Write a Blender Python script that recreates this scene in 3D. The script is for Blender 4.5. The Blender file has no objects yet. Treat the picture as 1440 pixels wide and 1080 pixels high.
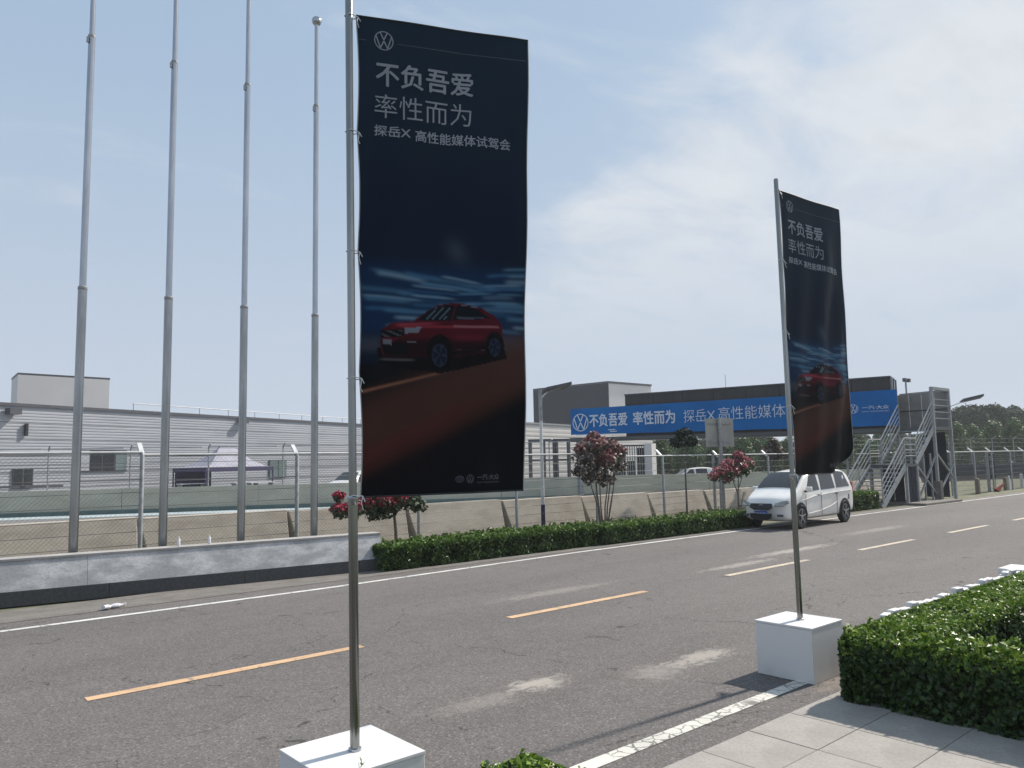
import bpy, bmesh, math, random
import numpy as np
from mathutils import Vector, Matrix
PI = math.pi
random.seed(7); rng = np.random.default_rng(7)
C = bpy.context.scene.collection
sc = bpy.context.scene

# ------------------------------------------------------------------ camera, world, sun, exposure
F, CW, CH, CAMH = 1080.0, 1440.0, 1080.0, 1.95
def _ray(px, py):
    v = np.array([px-720., -(py-540.), -F]); return v/np.linalg.norm(v)
_up = _ray(500., -10000.)
def horizon(px): return 540+((px-720)*_up[0]-F*_up[2])/_up[1]
_X = _ray(1980., horizon(1980.)); _X = _X-_up*_X.dot(_up); _X /= np.linalg.norm(_X)
_Y = np.cross(_up, _X)
R = np.array([_X, _Y, _up])                      # world = R @ camera ; X runs along the road, Y across it
cam = bpy.data.cameras.new('camera'); cam.sensor_width = 36; cam.lens = 36*F/CW; cam.clip_end = 3000; cam.clip_start = .05
co = bpy.data.objects.new('camera', cam); C.objects.link(co); sc.camera = co
co.matrix_world = Matrix.Translation((0, 0, CAMH)) @ Matrix([list(R[i]) for i in range(3)]).to_4x4()
def P(px, D):
    """ground point seen in picture column px at distance D along the view"""
    r = _ray(px, horizon(px)); w = R@(r*(D/-r[2])); return float(w[0]), float(w[1])

SUN_EL = math.radians(43); SUN_AZ = math.radians(-4)          # azimuth measured from +X towards +Y
sd = Vector((math.cos(SUN_EL)*math.cos(SUN_AZ), math.cos(SUN_EL)*math.sin(SUN_AZ), math.sin(SUN_EL)))
sl = bpy.data.lights.new('sun', 'SUN'); sl.energy = 4.1; sl.angle = math.radians(1.5); sl.color = (1, .93, .83)
so = bpy.data.objects.new('sun', sl); C.objects.link(so)
so.rotation_euler = sd.to_track_quat('Z', 'Y').to_euler()

world = bpy.data.worlds.new('World'); sc.world = world; world.use_nodes = True
nt = world.node_tree; nt.nodes.clear()
def N(nt, t, **kw):
    n = nt.nodes.new(t)
    for k, v in kw.items():
        if hasattr(n, k): setattr(n, k, v)
    return n
def L(nt, a, b): nt.links.new(a, b)
def math_(nt, op, a, b=None, c=None, clamp=False):
    n = nt.nodes.new('ShaderNodeMath'); n.operation = op; n.use_clamp = clamp
    for i, v in enumerate((a, b, c)):
        if v is None: continue
        if isinstance(v, (int, float)): n.inputs[i].default_value = v
        else: nt.links.new(v, n.inputs[i])
    return n.outputs[0]
def mixc(nt, f, a, b, mode='MIX'):
    n = nt.nodes.new('ShaderNodeMix'); n.data_type = 'RGBA'; n.blend_type = mode
    for i, v in ((0, f), (6, a), (7, b)):
        if isinstance(v, (int, float)): n.inputs[i].default_value = v
        elif isinstance(v, tuple): n.inputs[i].default_value = (*v[:3], 1)
        else: nt.links.new(v, n.inputs[i])
    return n.outputs[2]
def ramp(nt, v, p0, p1, smooth=True):
    n = nt.nodes.new('ShaderNodeMapRange'); n.interpolation_type = 'SMOOTHSTEP' if smooth else 'LINEAR'
    nt.links.new(v, n.inputs[0]); n.inputs[1].default_value = p0; n.inputs[2].default_value = p1
    return n.outputs[0]
sky = N(nt, 'ShaderNodeTexSky', sky_type='NISHITA'); sky.sun_disc = False
sky.sun_elevation = SUN_EL; sky.sun_rotation = math.radians(90)-SUN_AZ; sky.dust_density = 2.5; sky.air_density = 1.0
tc = N(nt, 'ShaderNodeTexCoord'); sep = N(nt, 'ShaderNodeSeparateXYZ'); L(nt, tc.outputs['Generated'], sep.inputs[0])
zc = math_(nt, 'MAXIMUM', sep.outputs[2], 0.0)
zz = math_(nt, 'ADD', zc, 0.12)
cx = math_(nt, 'DIVIDE', sep.outputs[0], zz); cy = math_(nt, 'DIVIDE', sep.outputs[1], zz)
cmb = N(nt, 'ShaderNodeCombineXYZ'); L(nt, cx, cmb.inputs[0]); L(nt, cy, cmb.inputs[1])
ns = N(nt, 'ShaderNodeTexNoise'); ns.inputs['Scale'].default_value = 1.5; ns.inputs['Detail'].default_value = 9; ns.inputs['Roughness'].default_value = .6; ns.inputs['Distortion'].default_value = .5
mp = N(nt, 'ShaderNodeMapping'); mp.inputs['Rotation'].default_value = (0, 0, .35); mp.inputs['Scale'].default_value = (1.0, 1.7, 1); mp.inputs['Location'].default_value = (3.1, 1.7, 0)
L(nt, cmb.outputs[0], mp.inputs[0]); L(nt, mp.outputs[0], ns.inputs['Vector'])
# broad cloud bank in the sun's half of the sky
side = math_(nt, 'ADD', math_(nt, 'MULTIPLY', sep.outputs[0], .766), math_(nt, 'MULTIPLY', sep.outputs[1], -.643))
bank = ramp(nt, math_(nt, 'SUBTRACT', side, math_(nt, 'MULTIPLY', math_(nt, 'SUBTRACT', zc, .3), 1.4)), -.12, .30)
cov = math_(nt, 'ADD', bank, math_(nt, 'MULTIPLY', math_(nt, 'SUBTRACT', ns.outputs[0], .5), 2.6))
cl = math_(nt, 'MULTIPLY', ramp(nt, cov, .15, 1.15), ramp(nt, zc, .06, .36))
hz = ramp(nt, math_(nt, 'SUBTRACT', 1.0, zc), .45, 1.0)       # haze thickens towards the horizon
base = mixc(nt, .82, sky.outputs[0], (4.05, 5.35, 6.95))
base = mixc(nt, math_(nt, 'MULTIPLY', hz, .8), base, (5.5, 6.05, 7.0))
base = mixc(nt, math_(nt, 'MULTIPLY', cl, .88), base, (7.2, 7.5, 7.85))
n5 = N(nt, 'ShaderNodeTexNoise'); n5.inputs['Scale'].default_value = 4.2; n5.inputs['Detail'].default_value = 8; n5.inputs['Roughness'].default_value = .6; L(nt, mp.outputs[0], n5.inputs['Vector'])
base = mixc(nt, math_(nt, 'MULTIPLY', cl, math_(nt, 'MULTIPLY', ramp(nt, n5.outputs[0], .42, .68), .42)), base, (5.9, 6.25, 6.8))
bg = N(nt, 'ShaderNodeBackground'); L(nt, base, bg.inputs[0]); bg.inputs[1].default_value = .080
wo = N(nt, 'ShaderNodeOutputWorld'); L(nt, bg.outputs[0], wo.inputs[0])
vs = sc.view_settings; vs.view_transform = 'Standard'; vs.look = 'None'; vs.gamma = 1; vs.use_curve_mapping = False; vs.exposure = 0.42
sc.cycles.use_denoising = True; sc.cycles.max_bounces = 6; sc.cycles.diffuse_bounces = 3; sc.cycles.glossy_bounces = 3
sc.cycles.transparent_max_bounces = 8; sc.cycles.caustics_reflective = False; sc.cycles.caustics_refractive = False

# ------------------------------------------------------------------ materials
def s2l(r, g, b):
    f = lambda c: (c/255/12.92) if c/255 <= .04045 else ((c/255+.055)/1.055)**2.4
    return (f(r), f(g), f(b))
def bsdf(name):
    m = bpy.data.materials.new(name); m.use_nodes = True
    b = m.node_tree.nodes['Principled BSDF']; return m, m.node_tree, b
def mat(name, c1, c2=None, scale=4, rough=.7, metal=0, bump=0, detail=6, stretch=(1, 1, 1), spec=.4, lo=.35, hi=.65, fine=0, coat=0):
    m, t, b = bsdf(name)
    b.inputs['Roughness'].default_value = rough; b.inputs['Metallic'].default_value = metal
    b.inputs['Specular IOR Level'].default_value = spec; b.inputs['Coat Weight'].default_value = coat
    if c2 is None: c2 = tuple(x*.8 for x in c1)
    tc = N(t, 'ShaderNodeTexCoord'); mp = N(t, 'ShaderNodeMapping'); mp.inputs['Scale'].default_value = stretch
    L(t, tc.outputs['Object'], mp.inputs[0])
    ns = N(t, 'ShaderNodeTexNoise'); ns.inputs['Scale'].default_value = scale; ns.inputs['Detail'].default_value = detail; ns.inputs['Roughness'].default_value = .62
    L(t, mp.outputs[0], ns.inputs['Vector'])
    f = ramp(t, ns.outputs[0], lo, hi)
    col = mixc(t, f, c1, c2)
    if fine:
        n2 = N(t, 'ShaderNodeTexNoise'); n2.inputs['Scale'].default_value = scale*fine; n2.inputs['Detail'].default_value = 3; L(t, mp.outputs[0], n2.inputs['Vector'])
        col = mixc(t, math_(t, 'MULTIPLY', ramp(t, n2.outputs[0], .4, .7), .35), col, tuple(x*.55 for x in c1))
    L(t, col, b.inputs['Base Color'])
    if bump:
        bp = N(t, 'ShaderNodeBump'); bp.inputs['Strength'].default_value = bump; bp.inputs['Distance'].default_value = .01
        L(t, ns.outputs[0], bp.inputs['Height']); L(t, bp.outputs[0], b.inputs['Normal'])
    return m
def leaf_mat(name, cols, rough=.45, trans=.25, spec=.5):
    m, t, b = bsdf(name)
    g = N(t, 'ShaderNodeNewGeometry'); cr = N(t, 'ShaderNodeValToRGB'); L(t, g.outputs['Random Per Island'], cr.inputs[0])
    e = cr.color_ramp.elements; e[0].position = 0; e[0].color = (*cols[0], 1); e[1].position = 1; e[1].color = (*cols[-1], 1)
    for i, c in enumerate(cols[1:-1]):
        x = e.new((i+1)/(len(cols)-1)); x.color = (*c, 1)
    L(t, cr.outputs[0], b.inputs['Base Color']); b.inputs['Roughness'].default_value = rough; b.inputs['Specular IOR Level'].default_value = spec
    tr = N(t, 'ShaderNodeBsdfTranslucent'); L(t, cr.outputs[0], tr.inputs[0]); mx = N(t, 'ShaderNodeMixShader'); mx.inputs[0].default_value = trans
    out = t.nodes['Material Output']; L(t, b.outputs[0], mx.inputs[1]); L(t, tr.outputs[0], mx.inputs[2]); L(t, mx.outputs[0], out.inputs[0])
    return m

# asphalt: aggregate speckle, tonal patches, dusty dried spills, hairline cracks
def asphalt(name, c_lo, c_hi, stains=()):
    m, t, b = bsdf(name); b.inputs['Roughness'].default_value = .88; b.inputs['Specular IOR Level'].default_value = .3
    tc = N(t, 'ShaderNodeTexCoord'); O = tc.outputs['Object']
    def noise(s, d, r=.6, st=None, dist=0):
        n = N(t, 'ShaderNodeTexNoise'); n.inputs['Scale'].default_value = s; n.inputs['Detail'].default_value = d; n.inputs['Roughness'].default_value = r; n.inputs['Distortion'].default_value = dist
        if st:
            mp = N(t, 'ShaderNodeMapping'); mp.inputs['Scale'].default_value = st; L(t, O, mp.inputs[0]); L(t, mp.outputs[0], n.inputs['Vector'])
        else: L(t, O, n.inputs['Vector'])
        return n.outputs[0]
    big = noise(.35, 5, .6, (.35, 1.4, 1)); mid = noise(3.5, 6, .7); grit = noise(55, 4, .75); vor = N(t, 'ShaderNodeTexVoronoi'); vor.inputs['Scale'].default_value = 75; L(t, O, vor.inputs['Vector'])
    col = mixc(t, ramp(t, big, .3, .7), c_lo, c_hi)
    col = mixc(t, math_(t, 'MULTIPLY', ramp(t, mid, .45, .75), .30), col, tuple(x*.62 for x in c_lo))
    col = mixc(t, math_(t, 'MULTIPLY', ramp(t, grit, .38, .62), .42), col, tuple(x*.40 for x in c_lo))
    sepc = N(t, 'ShaderNodeSeparateColor'); L(t, vor.outputs['Color'], sepc.inputs[0])
    col = mixc(t, math_(t, 'MULTIPLY', ramp(t, sepc.outputs[0], .80, .92), .22), col, tuple(min(1, x*2.6) for x in c_hi))
    col = mixc(t, math_(t, 'MULTIPLY', ramp(t, sepc.outputs[1], .66, .86), .42), col, tuple(x*.30 for x in c_lo))
    sp = N(t, 'ShaderNodeSeparateXYZ'); L(t, O, sp.inputs[0])
    for (sx, sy, rx, ry, amt, cc) in stains:
        dx = math_(t, 'DIVIDE', math_(t, 'SUBTRACT', sp.outputs[0], sx), rx); dy = math_(t, 'DIVIDE', math_(t, 'SUBTRACT', sp.outputs[1], sy), ry)
        d = math_(t, 'SQRT', math_(t, 'ADD', math_(t, 'MULTIPLY', dx, dx), math_(t, 'MULTIPLY', dy, dy)))
        nn = noise(6.0, 7, .72, (1, 1.6, 1), .8)
        f = ramp(t, math_(t, 'SUBTRACT', math_(t, 'ADD', nn, .02), math_(t, 'MULTIPLY', d, .42)), .12, .42)
        col = mixc(t, math_(t, 'MULTIPLY', f, amt), col, cc)
    # cracks
    wn = N(t, 'ShaderNodeTexNoise'); wn.inputs['Scale'].default_value = 1.6; wn.inputs['Detail'].default_value = 6; L(t, O, wn.inputs['Vector'])
    vm = N(t, 'ShaderNodeVectorMath'); vm.operation = 'MULTIPLY_ADD'; L(t, wn.outputs['Color'], vm.inputs[0]); vm.inputs[1].default_value = (.9, .9, 0); L(t, O, vm.inputs[2])
    ve = N(t, 'ShaderNodeTexVoronoi'); ve.feature = 'DISTANCE_TO_EDGE'; ve.inputs['Scale'].default_value = .42; L(t, vm.outputs[0], ve.inputs['Vector'])
    ck = math_(t, 'MULTIPLY', math_(t, 'SUBTRACT', 1.0, ramp(t, ve.outputs['Distance'], .0012, .0052)), ramp(t, mid, .47, .55))
    col = mixc(t, math_(t, 'MULTIPLY', ck, .75), col, tuple(x*.22 for x in c_lo))
    L(t, col, b.inputs['Base Color'])
    bp = N(t, 'ShaderNodeBump'); bp.inputs['Strength'].default_value = .5; bp.inputs['Distance'].default_value = .006; L(t, math_(t, 'ADD', grit, sepc.outputs[0]), bp.inputs['Height']); L(t, bp.outputs[0], b.inputs['Normal'])
    return m
def paint(name, c, under, cells=7, wear=.55, crack=.02):
    m, t, b = bsdf(name); b.inputs['Roughness'].default_value = .7
    tc = N(t, 'ShaderNodeTexCoord'); O = tc.outputs['Object']
    wn = N(t, 'ShaderNodeTexNoise'); wn.inputs['Scale'].default_value = 9; wn.inputs['Detail'].default_value = 5; L(t, O, wn.inputs['Vector'])
    vm = N(t, 'ShaderNodeVectorMath'); vm.operation = 'MULTIPLY_ADD'; L(t, wn.outputs['Color'], vm.inputs[0]); vm.inputs[1].default_value = (.12, .12, 0); L(t, O, vm.inputs[2])
    ve = N(t, 'ShaderNodeTexVoronoi'); ve.feature = 'DISTANCE_TO_EDGE'; ve.inputs['Scale'].default_value = cells; L(t, vm.outputs[0], ve.inputs['Vector'])
    n1 = N(t, 'ShaderNodeTexNoise'); n1.inputs['Scale'].default_value = 24; n1.inputs['Detail'].default_value = 8; n1.inputs['Roughness'].default_value = .75; L(t, O, n1.inputs['Vector'])
    n2 = N(t, 'ShaderNodeTexNoise'); n2.inputs['Scale'].default_value = 1.3; n2.inputs['Detail'].default_value = 4; L(t, O, n2.inputs['Vector'])
    ck = math_(t, 'SUBTRACT', 1.0, ramp(t, ve.outputs['Distance'], crack*.4, crack))
    ck = math_(t, 'MULTIPLY', ck, ramp(t, n2.outputs[0], .38, .52))
    chip = ramp(t, math_(t, 'ADD', n1.outputs[0], math_(t, 'MULTIPLY', n2.outputs[0], .25)), wear+.12, wear+.20)
    col = mixc(t, ramp(t, n2.outputs[0], .3, .7), c, tuple(x*.78 for x in c))
    col = mixc(t, math_(t, 'MAXIMUM', math_(t, 'MULTIPLY', ck, .9), chip), col, under)
    L(t, col, b.inputs['Base Color']); return m

A1, A2 = (.145, .133, .128), (.188, .173, .166)
dust = (.46, .42, .37)
M = {}
M['asphalt'] = asphalt('road asphalt', A1, A2, [(4.72, 5.22, .40, .22, .7, dust), (4.05, 5.15, .6, .22, .22, dust), (6.5, 4.74, .62, .22, .6, dust), (5.75, 4.72, .40, .34, .3, dust), (15.1, 8.6, 2.2, .25, .55, dust), (12.5, 8.2, 1.6, .2, .45, dust), (8.2, 8.6, 1.6, .25, .25, dust), (6.9, 3.4, .9, .16, .5, (.30, .25, .21)), (20.5, 9.3, 2.5, .3, .3, dust)])
M['track'] = asphalt('track asphalt', (.20, .20, .195), (.25, .25, .245))
M['line'] = paint('white road paint', (.66, .64, .58), (.13, .12, .11), 9, .62, .07)
M['line_far'] = paint('white edge paint', (.72, .71, .68), (.25, .23, .21), 3, .66, .02)
M['yellow_worn'] = paint('faded pale road paint', (.60, .50, .38), (.26, .22, .18), 3, .52, .02)
M['yellow'] = paint('yellow road paint', (.66, .43, .25), (.26, .21, .17), 3, .58, .02)
M['soil'] = mat('dry verge soil', (.20, .18, .13), (.11, .13, .06), 2.2, .95, fine=9, bump=.3, lo=.4, hi=.6)
M['ground'] = mat('far ground', (.17, .17, .12), (.10, .12, .06), .08, .95)
M['gutter'] = mat('dusty gutter concrete', (.20, .185, .168), (.15, .138, .125), 3, .9, fine=8)
M['paver'] = mat('pale paving slab', (.36, .335, .308), (.295, .273, .25), 2.2, .8, fine=22, bump=.15)
M['joint'] = mat('paving joint', (.09, .08, .07), None, 20, .95)
M['chrome'] = mat('polished steel pole', (.30, .31, .30), (.20, .205, .20), 3, .2, 1.0, stretch=(1, 1, .2))
M['dimmed'] = mat('satin steel', (.38, .39, .40), (.28, .285, .29), 4, .24, 1.0, stretch=(1, 1, .2))  # darker base colour imitates ground reflected in the lower flagpole sections
M['steel'] = mat('brushed steel', (.46, .48, .52), (.36, .38, .42), 6, .2, .95, stretch=(1, 1, .15))
M['galv'] = mat('galvanised steel', (.36, .37, .385), (.25, .26, .27), 9, .55, .35)
M['wire'] = mat('fence wire', (.17, .175, .18), (.12, .125, .125), 9, .6, .4)
M['white_box'] = mat('white laminate board', (.71, .70, .69), (.60, .585, .57), 2.4, .4, lo=.45, hi=.75, spec=.4)
M['conc_white'] = mat('whitewashed concrete', (.34, .345, .355), (.56, .56, .565), 1.9, .85, bump=.25, detail=8, stretch=(1, 1, 2.2), lo=.42, hi=.66, fine=14)
M['conc_top'] = mat('concrete coping', (.42, .40, .385), (.34, .325, .31), 5, .85, fine=10)
M['granite'] = mat('dark granite base', (.075, .077, .082), (.055, .057, .06), 30, .7)
M['block'] = mat('dusty concrete', (.53, .475, .41), (.42, .37, .315), 1.3, .92, bump=.3, detail=8, stretch=(1, 1, 2.5), fine=14, lo=.38, hi=.66)
M['pit'] = mat('pit wall concrete', (.50, .49, .41), (.42, .41, .34), .6, .9, fine=20, stretch=(1, 1, 3))
M['teal'] = mat('teal painted base', (.10, .17, .165), (.14, .21, .20), 3, .7)
M['paleblue'] = mat('sunlit asphalt tint', (.46, .54, .56), (.40, .46, .48), 1, .7)  # pale colour stands in for sunlight on the track asphalt
M['clad'] = mat('grey metal cladding', (.41, .425, .46), (.35, .365, .40), .25, .5, .15, stretch=(1, 1, 6))
M['clad_gap'] = mat('cladding seam', (.14, .14, .15), None, 3, .8)
M['clad_pale'] = mat('pale cladding', (.70, .68, .66), (.62, .60, .59), .15, .6)
M['clad_hall'] = mat('weathered pale cladding', (.50, .49, .48), (.44, .43, .42), .15, .6)
M['clad_dark'] = mat('dark grey cladding', (.040, .046, .060), (.034, .039, .051), .15, .8, stretch=(1, 1, .1), spec=.12)
M['trim'] = mat('dark metal trim', (.09, .095, .11), None, 3, .5)
M['glass'] = mat('dark glass', (.02, .022, .026), (.03, .033, .036), .8, .12, spec=.6)
M['glass2'] = mat('pale window pane', (.17, .22, .22), (.13, .17, .17), .8, .2)
M['blue'] = mat('blue banner cloth', (.003, .150, .44), (.003, .125, .38), .5, .7, spec=.1)
M['blue2'] = mat('deep blue pole paint', (.02, .018, .09), None, 3, .5)
M['whitepaint'] = mat('white paint', (.68, .68, .69), (.58, .58, .59), 6, .5)
M['print_white'] = mat('white lettering', (.62, .68, .78), (.56, .62, .72), 4, .6)
M['girder'] = mat('weathered grey steel', (.105, .11, .115), (.075, .078, .085), 1.2, .6, stretch=(.3, .3, 4))
M['fascia'] = mat('brown grey sheet', (.052, .05, .052), (.038, .037, .04), 1.0, .7, stretch=(3, 3, .3))
M['screen'] = mat('grey brown screen panel', (.32, .30, .28), (.25, .235, .22), 1.6, .7)
M['railpaint'] = mat('grey painted rail', (.36, .37, .37), (.27, .28, .28), 8, .55)
M['rubber'] = mat('black rubber', (.018, .018, .02), None, 20, .85)
M['carwhite'] = mat('white car paint', (.84, .83, .80), (.76, .74, .70), 1.5, .22, spec=.5, coat=.4)
M['blackplastic'] = mat('black plastic', (.015, .016, .02), None, 9, .5)
M['alloy'] = mat('alloy', (.45, .45, .47), None, 9, .35, .7)
M['plate'] = mat('blue number plate', (.02, .07, .28), None, 9, .4)
M['lamp_glass'] = mat('headlamp lens', (.38, .40, .38), (.26, .28, .27), 6, .15)
M['purple'] = mat('purple canopy cloth', (.06, .05, .13), None, 3, .8)
M['canopy'] = mat('pale canopy cloth', (.36, .36, .43), (.30, .30, .36), 1, .8)
M['bark'] = mat('bark', (.16, .13, .11), (.09, .075, .065), 8, .9, stretch=(1, 1, .3), bump=.3)
M['core'] = mat('dark light blocking core', (.012, .018, .008), (.02, .022, .012), 14, .95)  # dark colour of the solid core that keeps light out of the hedges
M['signback'] = mat('bare sign back', (.38, .37, .34), (.30, .29, .27), 1.8, .6, stretch=(1, 1, .5))
M['black'] = mat('black board', (.02, .022, .024), None, 5, .6)
M['red'] = mat('faded red plastic', (.48, .13, .09), (.38, .10, .07), 5, .6)
M['bottle'] = mat('clear bottle plastic', (.75, .74, .76), (.60, .58, .62), 12, .15)
M['stake'] = mat('weathered timber', (.24, .20, .155), (.16, .135, .11), 6, .9, stretch=(1, 1, .2))
G = lambda *c: c
M['leaf_near'] = leaf_mat('privet leaf', [(.018, .050, .008), (.045, .105, .012), (.10, .18, .022), (.24, .32, .06)], .36, .2, .35)
M['leaf_far'] = leaf_mat('clipped hedge leaf', [(.015, .04, .010), (.05, .10, .022), (.11, .18, .04), (.24, .30, .08)], .45, .25, .3)
M['leaf_near'] = leaf_mat('shaded box leaf', [(.008, .022, .005), (.016, .042, .008), (.030, .068, .012), (.06, .11, .02)], .38, .12, .35)
M['leaf_near_new'] = leaf_mat('sunlit box leaf', [(.05, .11, .012), (.10, .19, .02), (.17, .27, .03), (.28, .37, .07)], .4, .22, .35)  # shade on the hedge sides and sun on top put into these leaf colours
M['leaf_far'] = leaf_mat('shaded clipped leaf', [(.010, .028, .008), (.025, .06, .014), (.06, .11, .025), (.12, .18, .05)], .45, .2, .3)
M['leaf_far_new'] = leaf_mat('sunlit clipped leaf', [(.05, .11, .02), (.11, .20, .035), (.19, .28, .06)], .45, .25, .3)  # far hedges get the same painted split of shaded and sunlit leaves
M['leaf_tree'] = leaf_mat('broad leaf', [(.028, .070, .022), (.06, .12, .035), (.11, .17, .055)], .6, .25)
M['leaf_wood'] = leaf_mat('wood leaf', [(.030, .050, .034), (.045, .07, .042), (.07, .09, .05)], .8, .15, .2)
M['leaf_con'] = leaf_mat('dark needles', [(.008, .02, .018), (.014, .035, .028), (.03, .06, .04)], .7, .1, .2)
M['leaf_crape'] = leaf_mat('crape leaf', [(.018, .035, .014), (.035, .06, .022), (.07, .085, .04)], .5, .2)
M['leaf_purple'] = leaf_mat('plum leaf', [(.022, .018, .02), (.05, .032, .034), (.07, .075, .035), (.16, .11, .10), (.42, .34, .32)], .6, .2)
M['bloom'] = leaf_mat('crimson bloom', [(.30, .02, .055), (.42, .045, .09), (.55, .12, .17)], .7, .3, .2)
M['bloom_dull'] = leaf_mat('dusky pink bloom', [(.22, .06, .08), (.34, .14, .15), (.45, .28, .27)], .7, .3, .2)
M['bloom_pink'] = leaf_mat('rose pink bloom', [(.20, .03, .06), (.36, .07, .12), (.48, .16, .20), (.55, .32, .32)], .7, .3, .2)
M['grass'] = leaf_mat('verge grass', [(.07, .11, .03), (.13, .16, .05), (.25, .24, .12)], .8, .25, .2)

# ------------------------------------------------------------------ mesh helpers
def newmesh(name, verts, faces, m, smooth=False):
    me = bpy.data.meshes.new(name); me.from_pydata([tuple(map(float, v)) for v in verts], [], faces); me.update()
    for x in (m if isinstance(m, (list, tuple)) else [m]): me.materials.append(M[x] if isinstance(x, str) else x)
    if smooth: me.polygons.foreach_set('use_smooth', [True]*len(me.polygons))
    return me
def link(name, me, parent=None, loc=None):
    o = bpy.data.objects.new(name, me); C.objects.link(o)
    if parent is not None: o.parent = parent
    if loc is not None: o.location = loc
    return o
def tag(o, label=None, cat=None, group=None, kind=None):
    if label: o['label'] = label
    if cat: o['category'] = cat
    if group: o['group'] = group
    if kind: o['kind'] = kind
    return o
def thing(name, label, cat, loc=(0, 0, 0), rz=0, group=None):
    o = bpy.data.objects.new(name, None); C.objects.link(o); o.location = loc; o.rotation_euler = (0, 0, rz)
    o.empty_display_size = .2
    return tag(o, label, cat, group)
def copy_tree(o, parent=None):
    c = o.copy(); C.objects.link(c); c.parent = parent
    for ch in [x for x in C.objects if x.parent == o]: copy_tree(ch, c)
    return c
class MB:
    def __init__(s): s.v = []; s.f = []
    def add(s, vs, fs):
        n = len(s.v); s.v += [tuple(v) for v in vs]; s.f += [tuple(i+n for i in f) for f in fs]; return s
    def box(s, c, d, rz=0, M4=None):
        x, y, z = (k/2 for k in d); vs = [(sx*x, sy*y, sz*z) for sz in (-1, 1) for sy in (-1, 1) for sx in (-1, 1)]
        cr, sr = math.cos(rz), math.sin(rz)
        vs = [(c[0]+v[0]*cr-v[1]*sr, c[1]+v[0]*sr+v[1]*cr, c[2]+v[2]) for v in vs]
        return s.add(vs, [(0, 2, 3, 1), (4, 5, 7, 6), (0, 1, 5, 4), (2, 6, 7, 3), (0, 4, 6, 2), (1, 3, 7, 5)])
    def tube(s, pts, r, n=8, caps=True):
        pts = [Vector(p) for p in pts]; rs = r if isinstance(r, (list, tuple)) else [r]*len(pts); vs = []; fs = []
        ref = None
        for i, p in enumerate(pts):
            d = (pts[min(i+1, len(pts)-1)]-pts[max(i-1, 0)]).normalized()
            if ref is None: ref = Vector((0, 0, 1)) if abs(d.z) < .9 else Vector((1, 0, 0))
            a = d.cross(ref).normalized(); b = d.cross(a)
            ref = a.cross(d)
            for k in range(n):
                t = 2*PI*k/n; vs.append(p+a*math.cos(t)*rs[i]+b*math.sin(t)*rs[i])
        for i in range(len(pts)-1):
            for k in range(n):
                k2 = (k+1) % n; fs.append((i*n+k, i*n+k2, (i+1)*n+k2, (i+1)*n+k))
        if caps: fs.append(tuple(range(n))); fs.append(tuple((len(pts)-1)*n+k for k in reversed(range(n))))
        return s.add(vs, fs)
    def bar(s, a, b, w, h=None):
        """rectangular bar from a to b"""
        a, b = Vector(a), Vector(b); h = h or w; d = (b-a).normalized(); ref = Vector((0, 0, 1)) if abs(d.z) < .95 else Vector((1, 0, 0))
        x = d.cross(ref).normalized()*w/2; y = x.cross(d).normalized()*h/2
        vs = [a-x-y, a+x-y, a+x+y, a-x+y, b-x-y, b+x-y, b+x+y, b-x+y]
        return s.add(vs, [(0, 1, 2, 3), (7, 6, 5, 4), (0, 4, 5, 1), (1, 5, 6, 2), (2, 6, 7, 3), (3, 7, 4, 0)])
    def quad(s, a, b, c, d): return s.add([a, b, c, d], [(0, 1, 2, 3)])
    def lathe(s, prof, n=20, axis='z', c=(0, 0, 0)):
        vs = []; fs = []
        for r, z in prof:
            for k in range(n):
                t = 2*PI*k/n; x, y = r*math.cos(t), r*math.sin(t)
                vs.append((c[0]+x, c[1]+y, c[2]+z) if axis == 'z' else (c[0]+x, c[1]+z, c[2]+y))
        for i in range(len(prof)-1):
            for k in range(n):
                k2 = (k+1) % n; fs.append((i*n+k, i*n+k2, (i+1)*n+k2, (i+1)*n+k))
        return s.add(vs, fs)
    def sphere(s, c, r, n=12):
        return s.lathe([(r*math.sin(PI*i/8)+1e-4, -r*math.cos(PI*i/8)) for i in range(9)], n, 'z', c)
    def mesh(s, name, m, smooth=False, bevel=0):
        me = newmesh(name, s.v, s.f, m, False)
        bm = bmesh.new(); bm.from_mesh(me)
        bmesh.ops.recalc_face_normals(bm, faces=bm.faces)
        if bevel: bmesh.ops.bevel(bm, geom=list(bm.edges), offset=bevel, segments=2, affect='EDGES', profile=.5)
        bm.to_mesh(me); bm.free()
        if smooth:
            me.polygons.foreach_set('use_smooth', [True]*len(me.polygons))
            me.set_sharp_from_angle(angle=math.radians(40))
        return me
    def obj(s, name, m, parent=None, smooth=False, bevel=0, loc=None): return link(name, s.mesh(name, m, smooth, bevel), parent, loc)

# ------------------------------------------------------------------ the setting: ground, road, paving, track
def strip(pts, w):
    """flat band following pts (x,y) with width w across y"""
    b = MB(); n = len(pts)
    b.add([(x, y-w/2, 0) for x, y in pts]+[(x, y+w/2, 0) for x, y in pts], [(i, i+1, n+i+1, n+i) for i in range(n-1)]); return b
def sheet(name, pts, z, m, kind='structure'):
    b = MB(); b.add([(x, y, 0) for x, y in pts], [tuple(range(len(pts)))]); o = b.obj(name, m, loc=(0, 0, z)); tag(o, kind=kind); return o
sheet('ground', [(-290, -270), (590, -270), (590, 470), (-290, 470)], -.02, 'ground')
sheet('road', [(-60, 3.24), (300, 3.24), (300, 12.4), (-60, 12.4)], 0, 'asphalt')
far = [(-60, 11.57), (6, 11.57), (12, 11.86), (27, 12.0), (46, 12.03), (300, 12.2)]
o = strip(far, .11).obj('road_edge_line', 'line_far', loc=(0, 0, .004)); tag(o, kind='structure')
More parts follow.
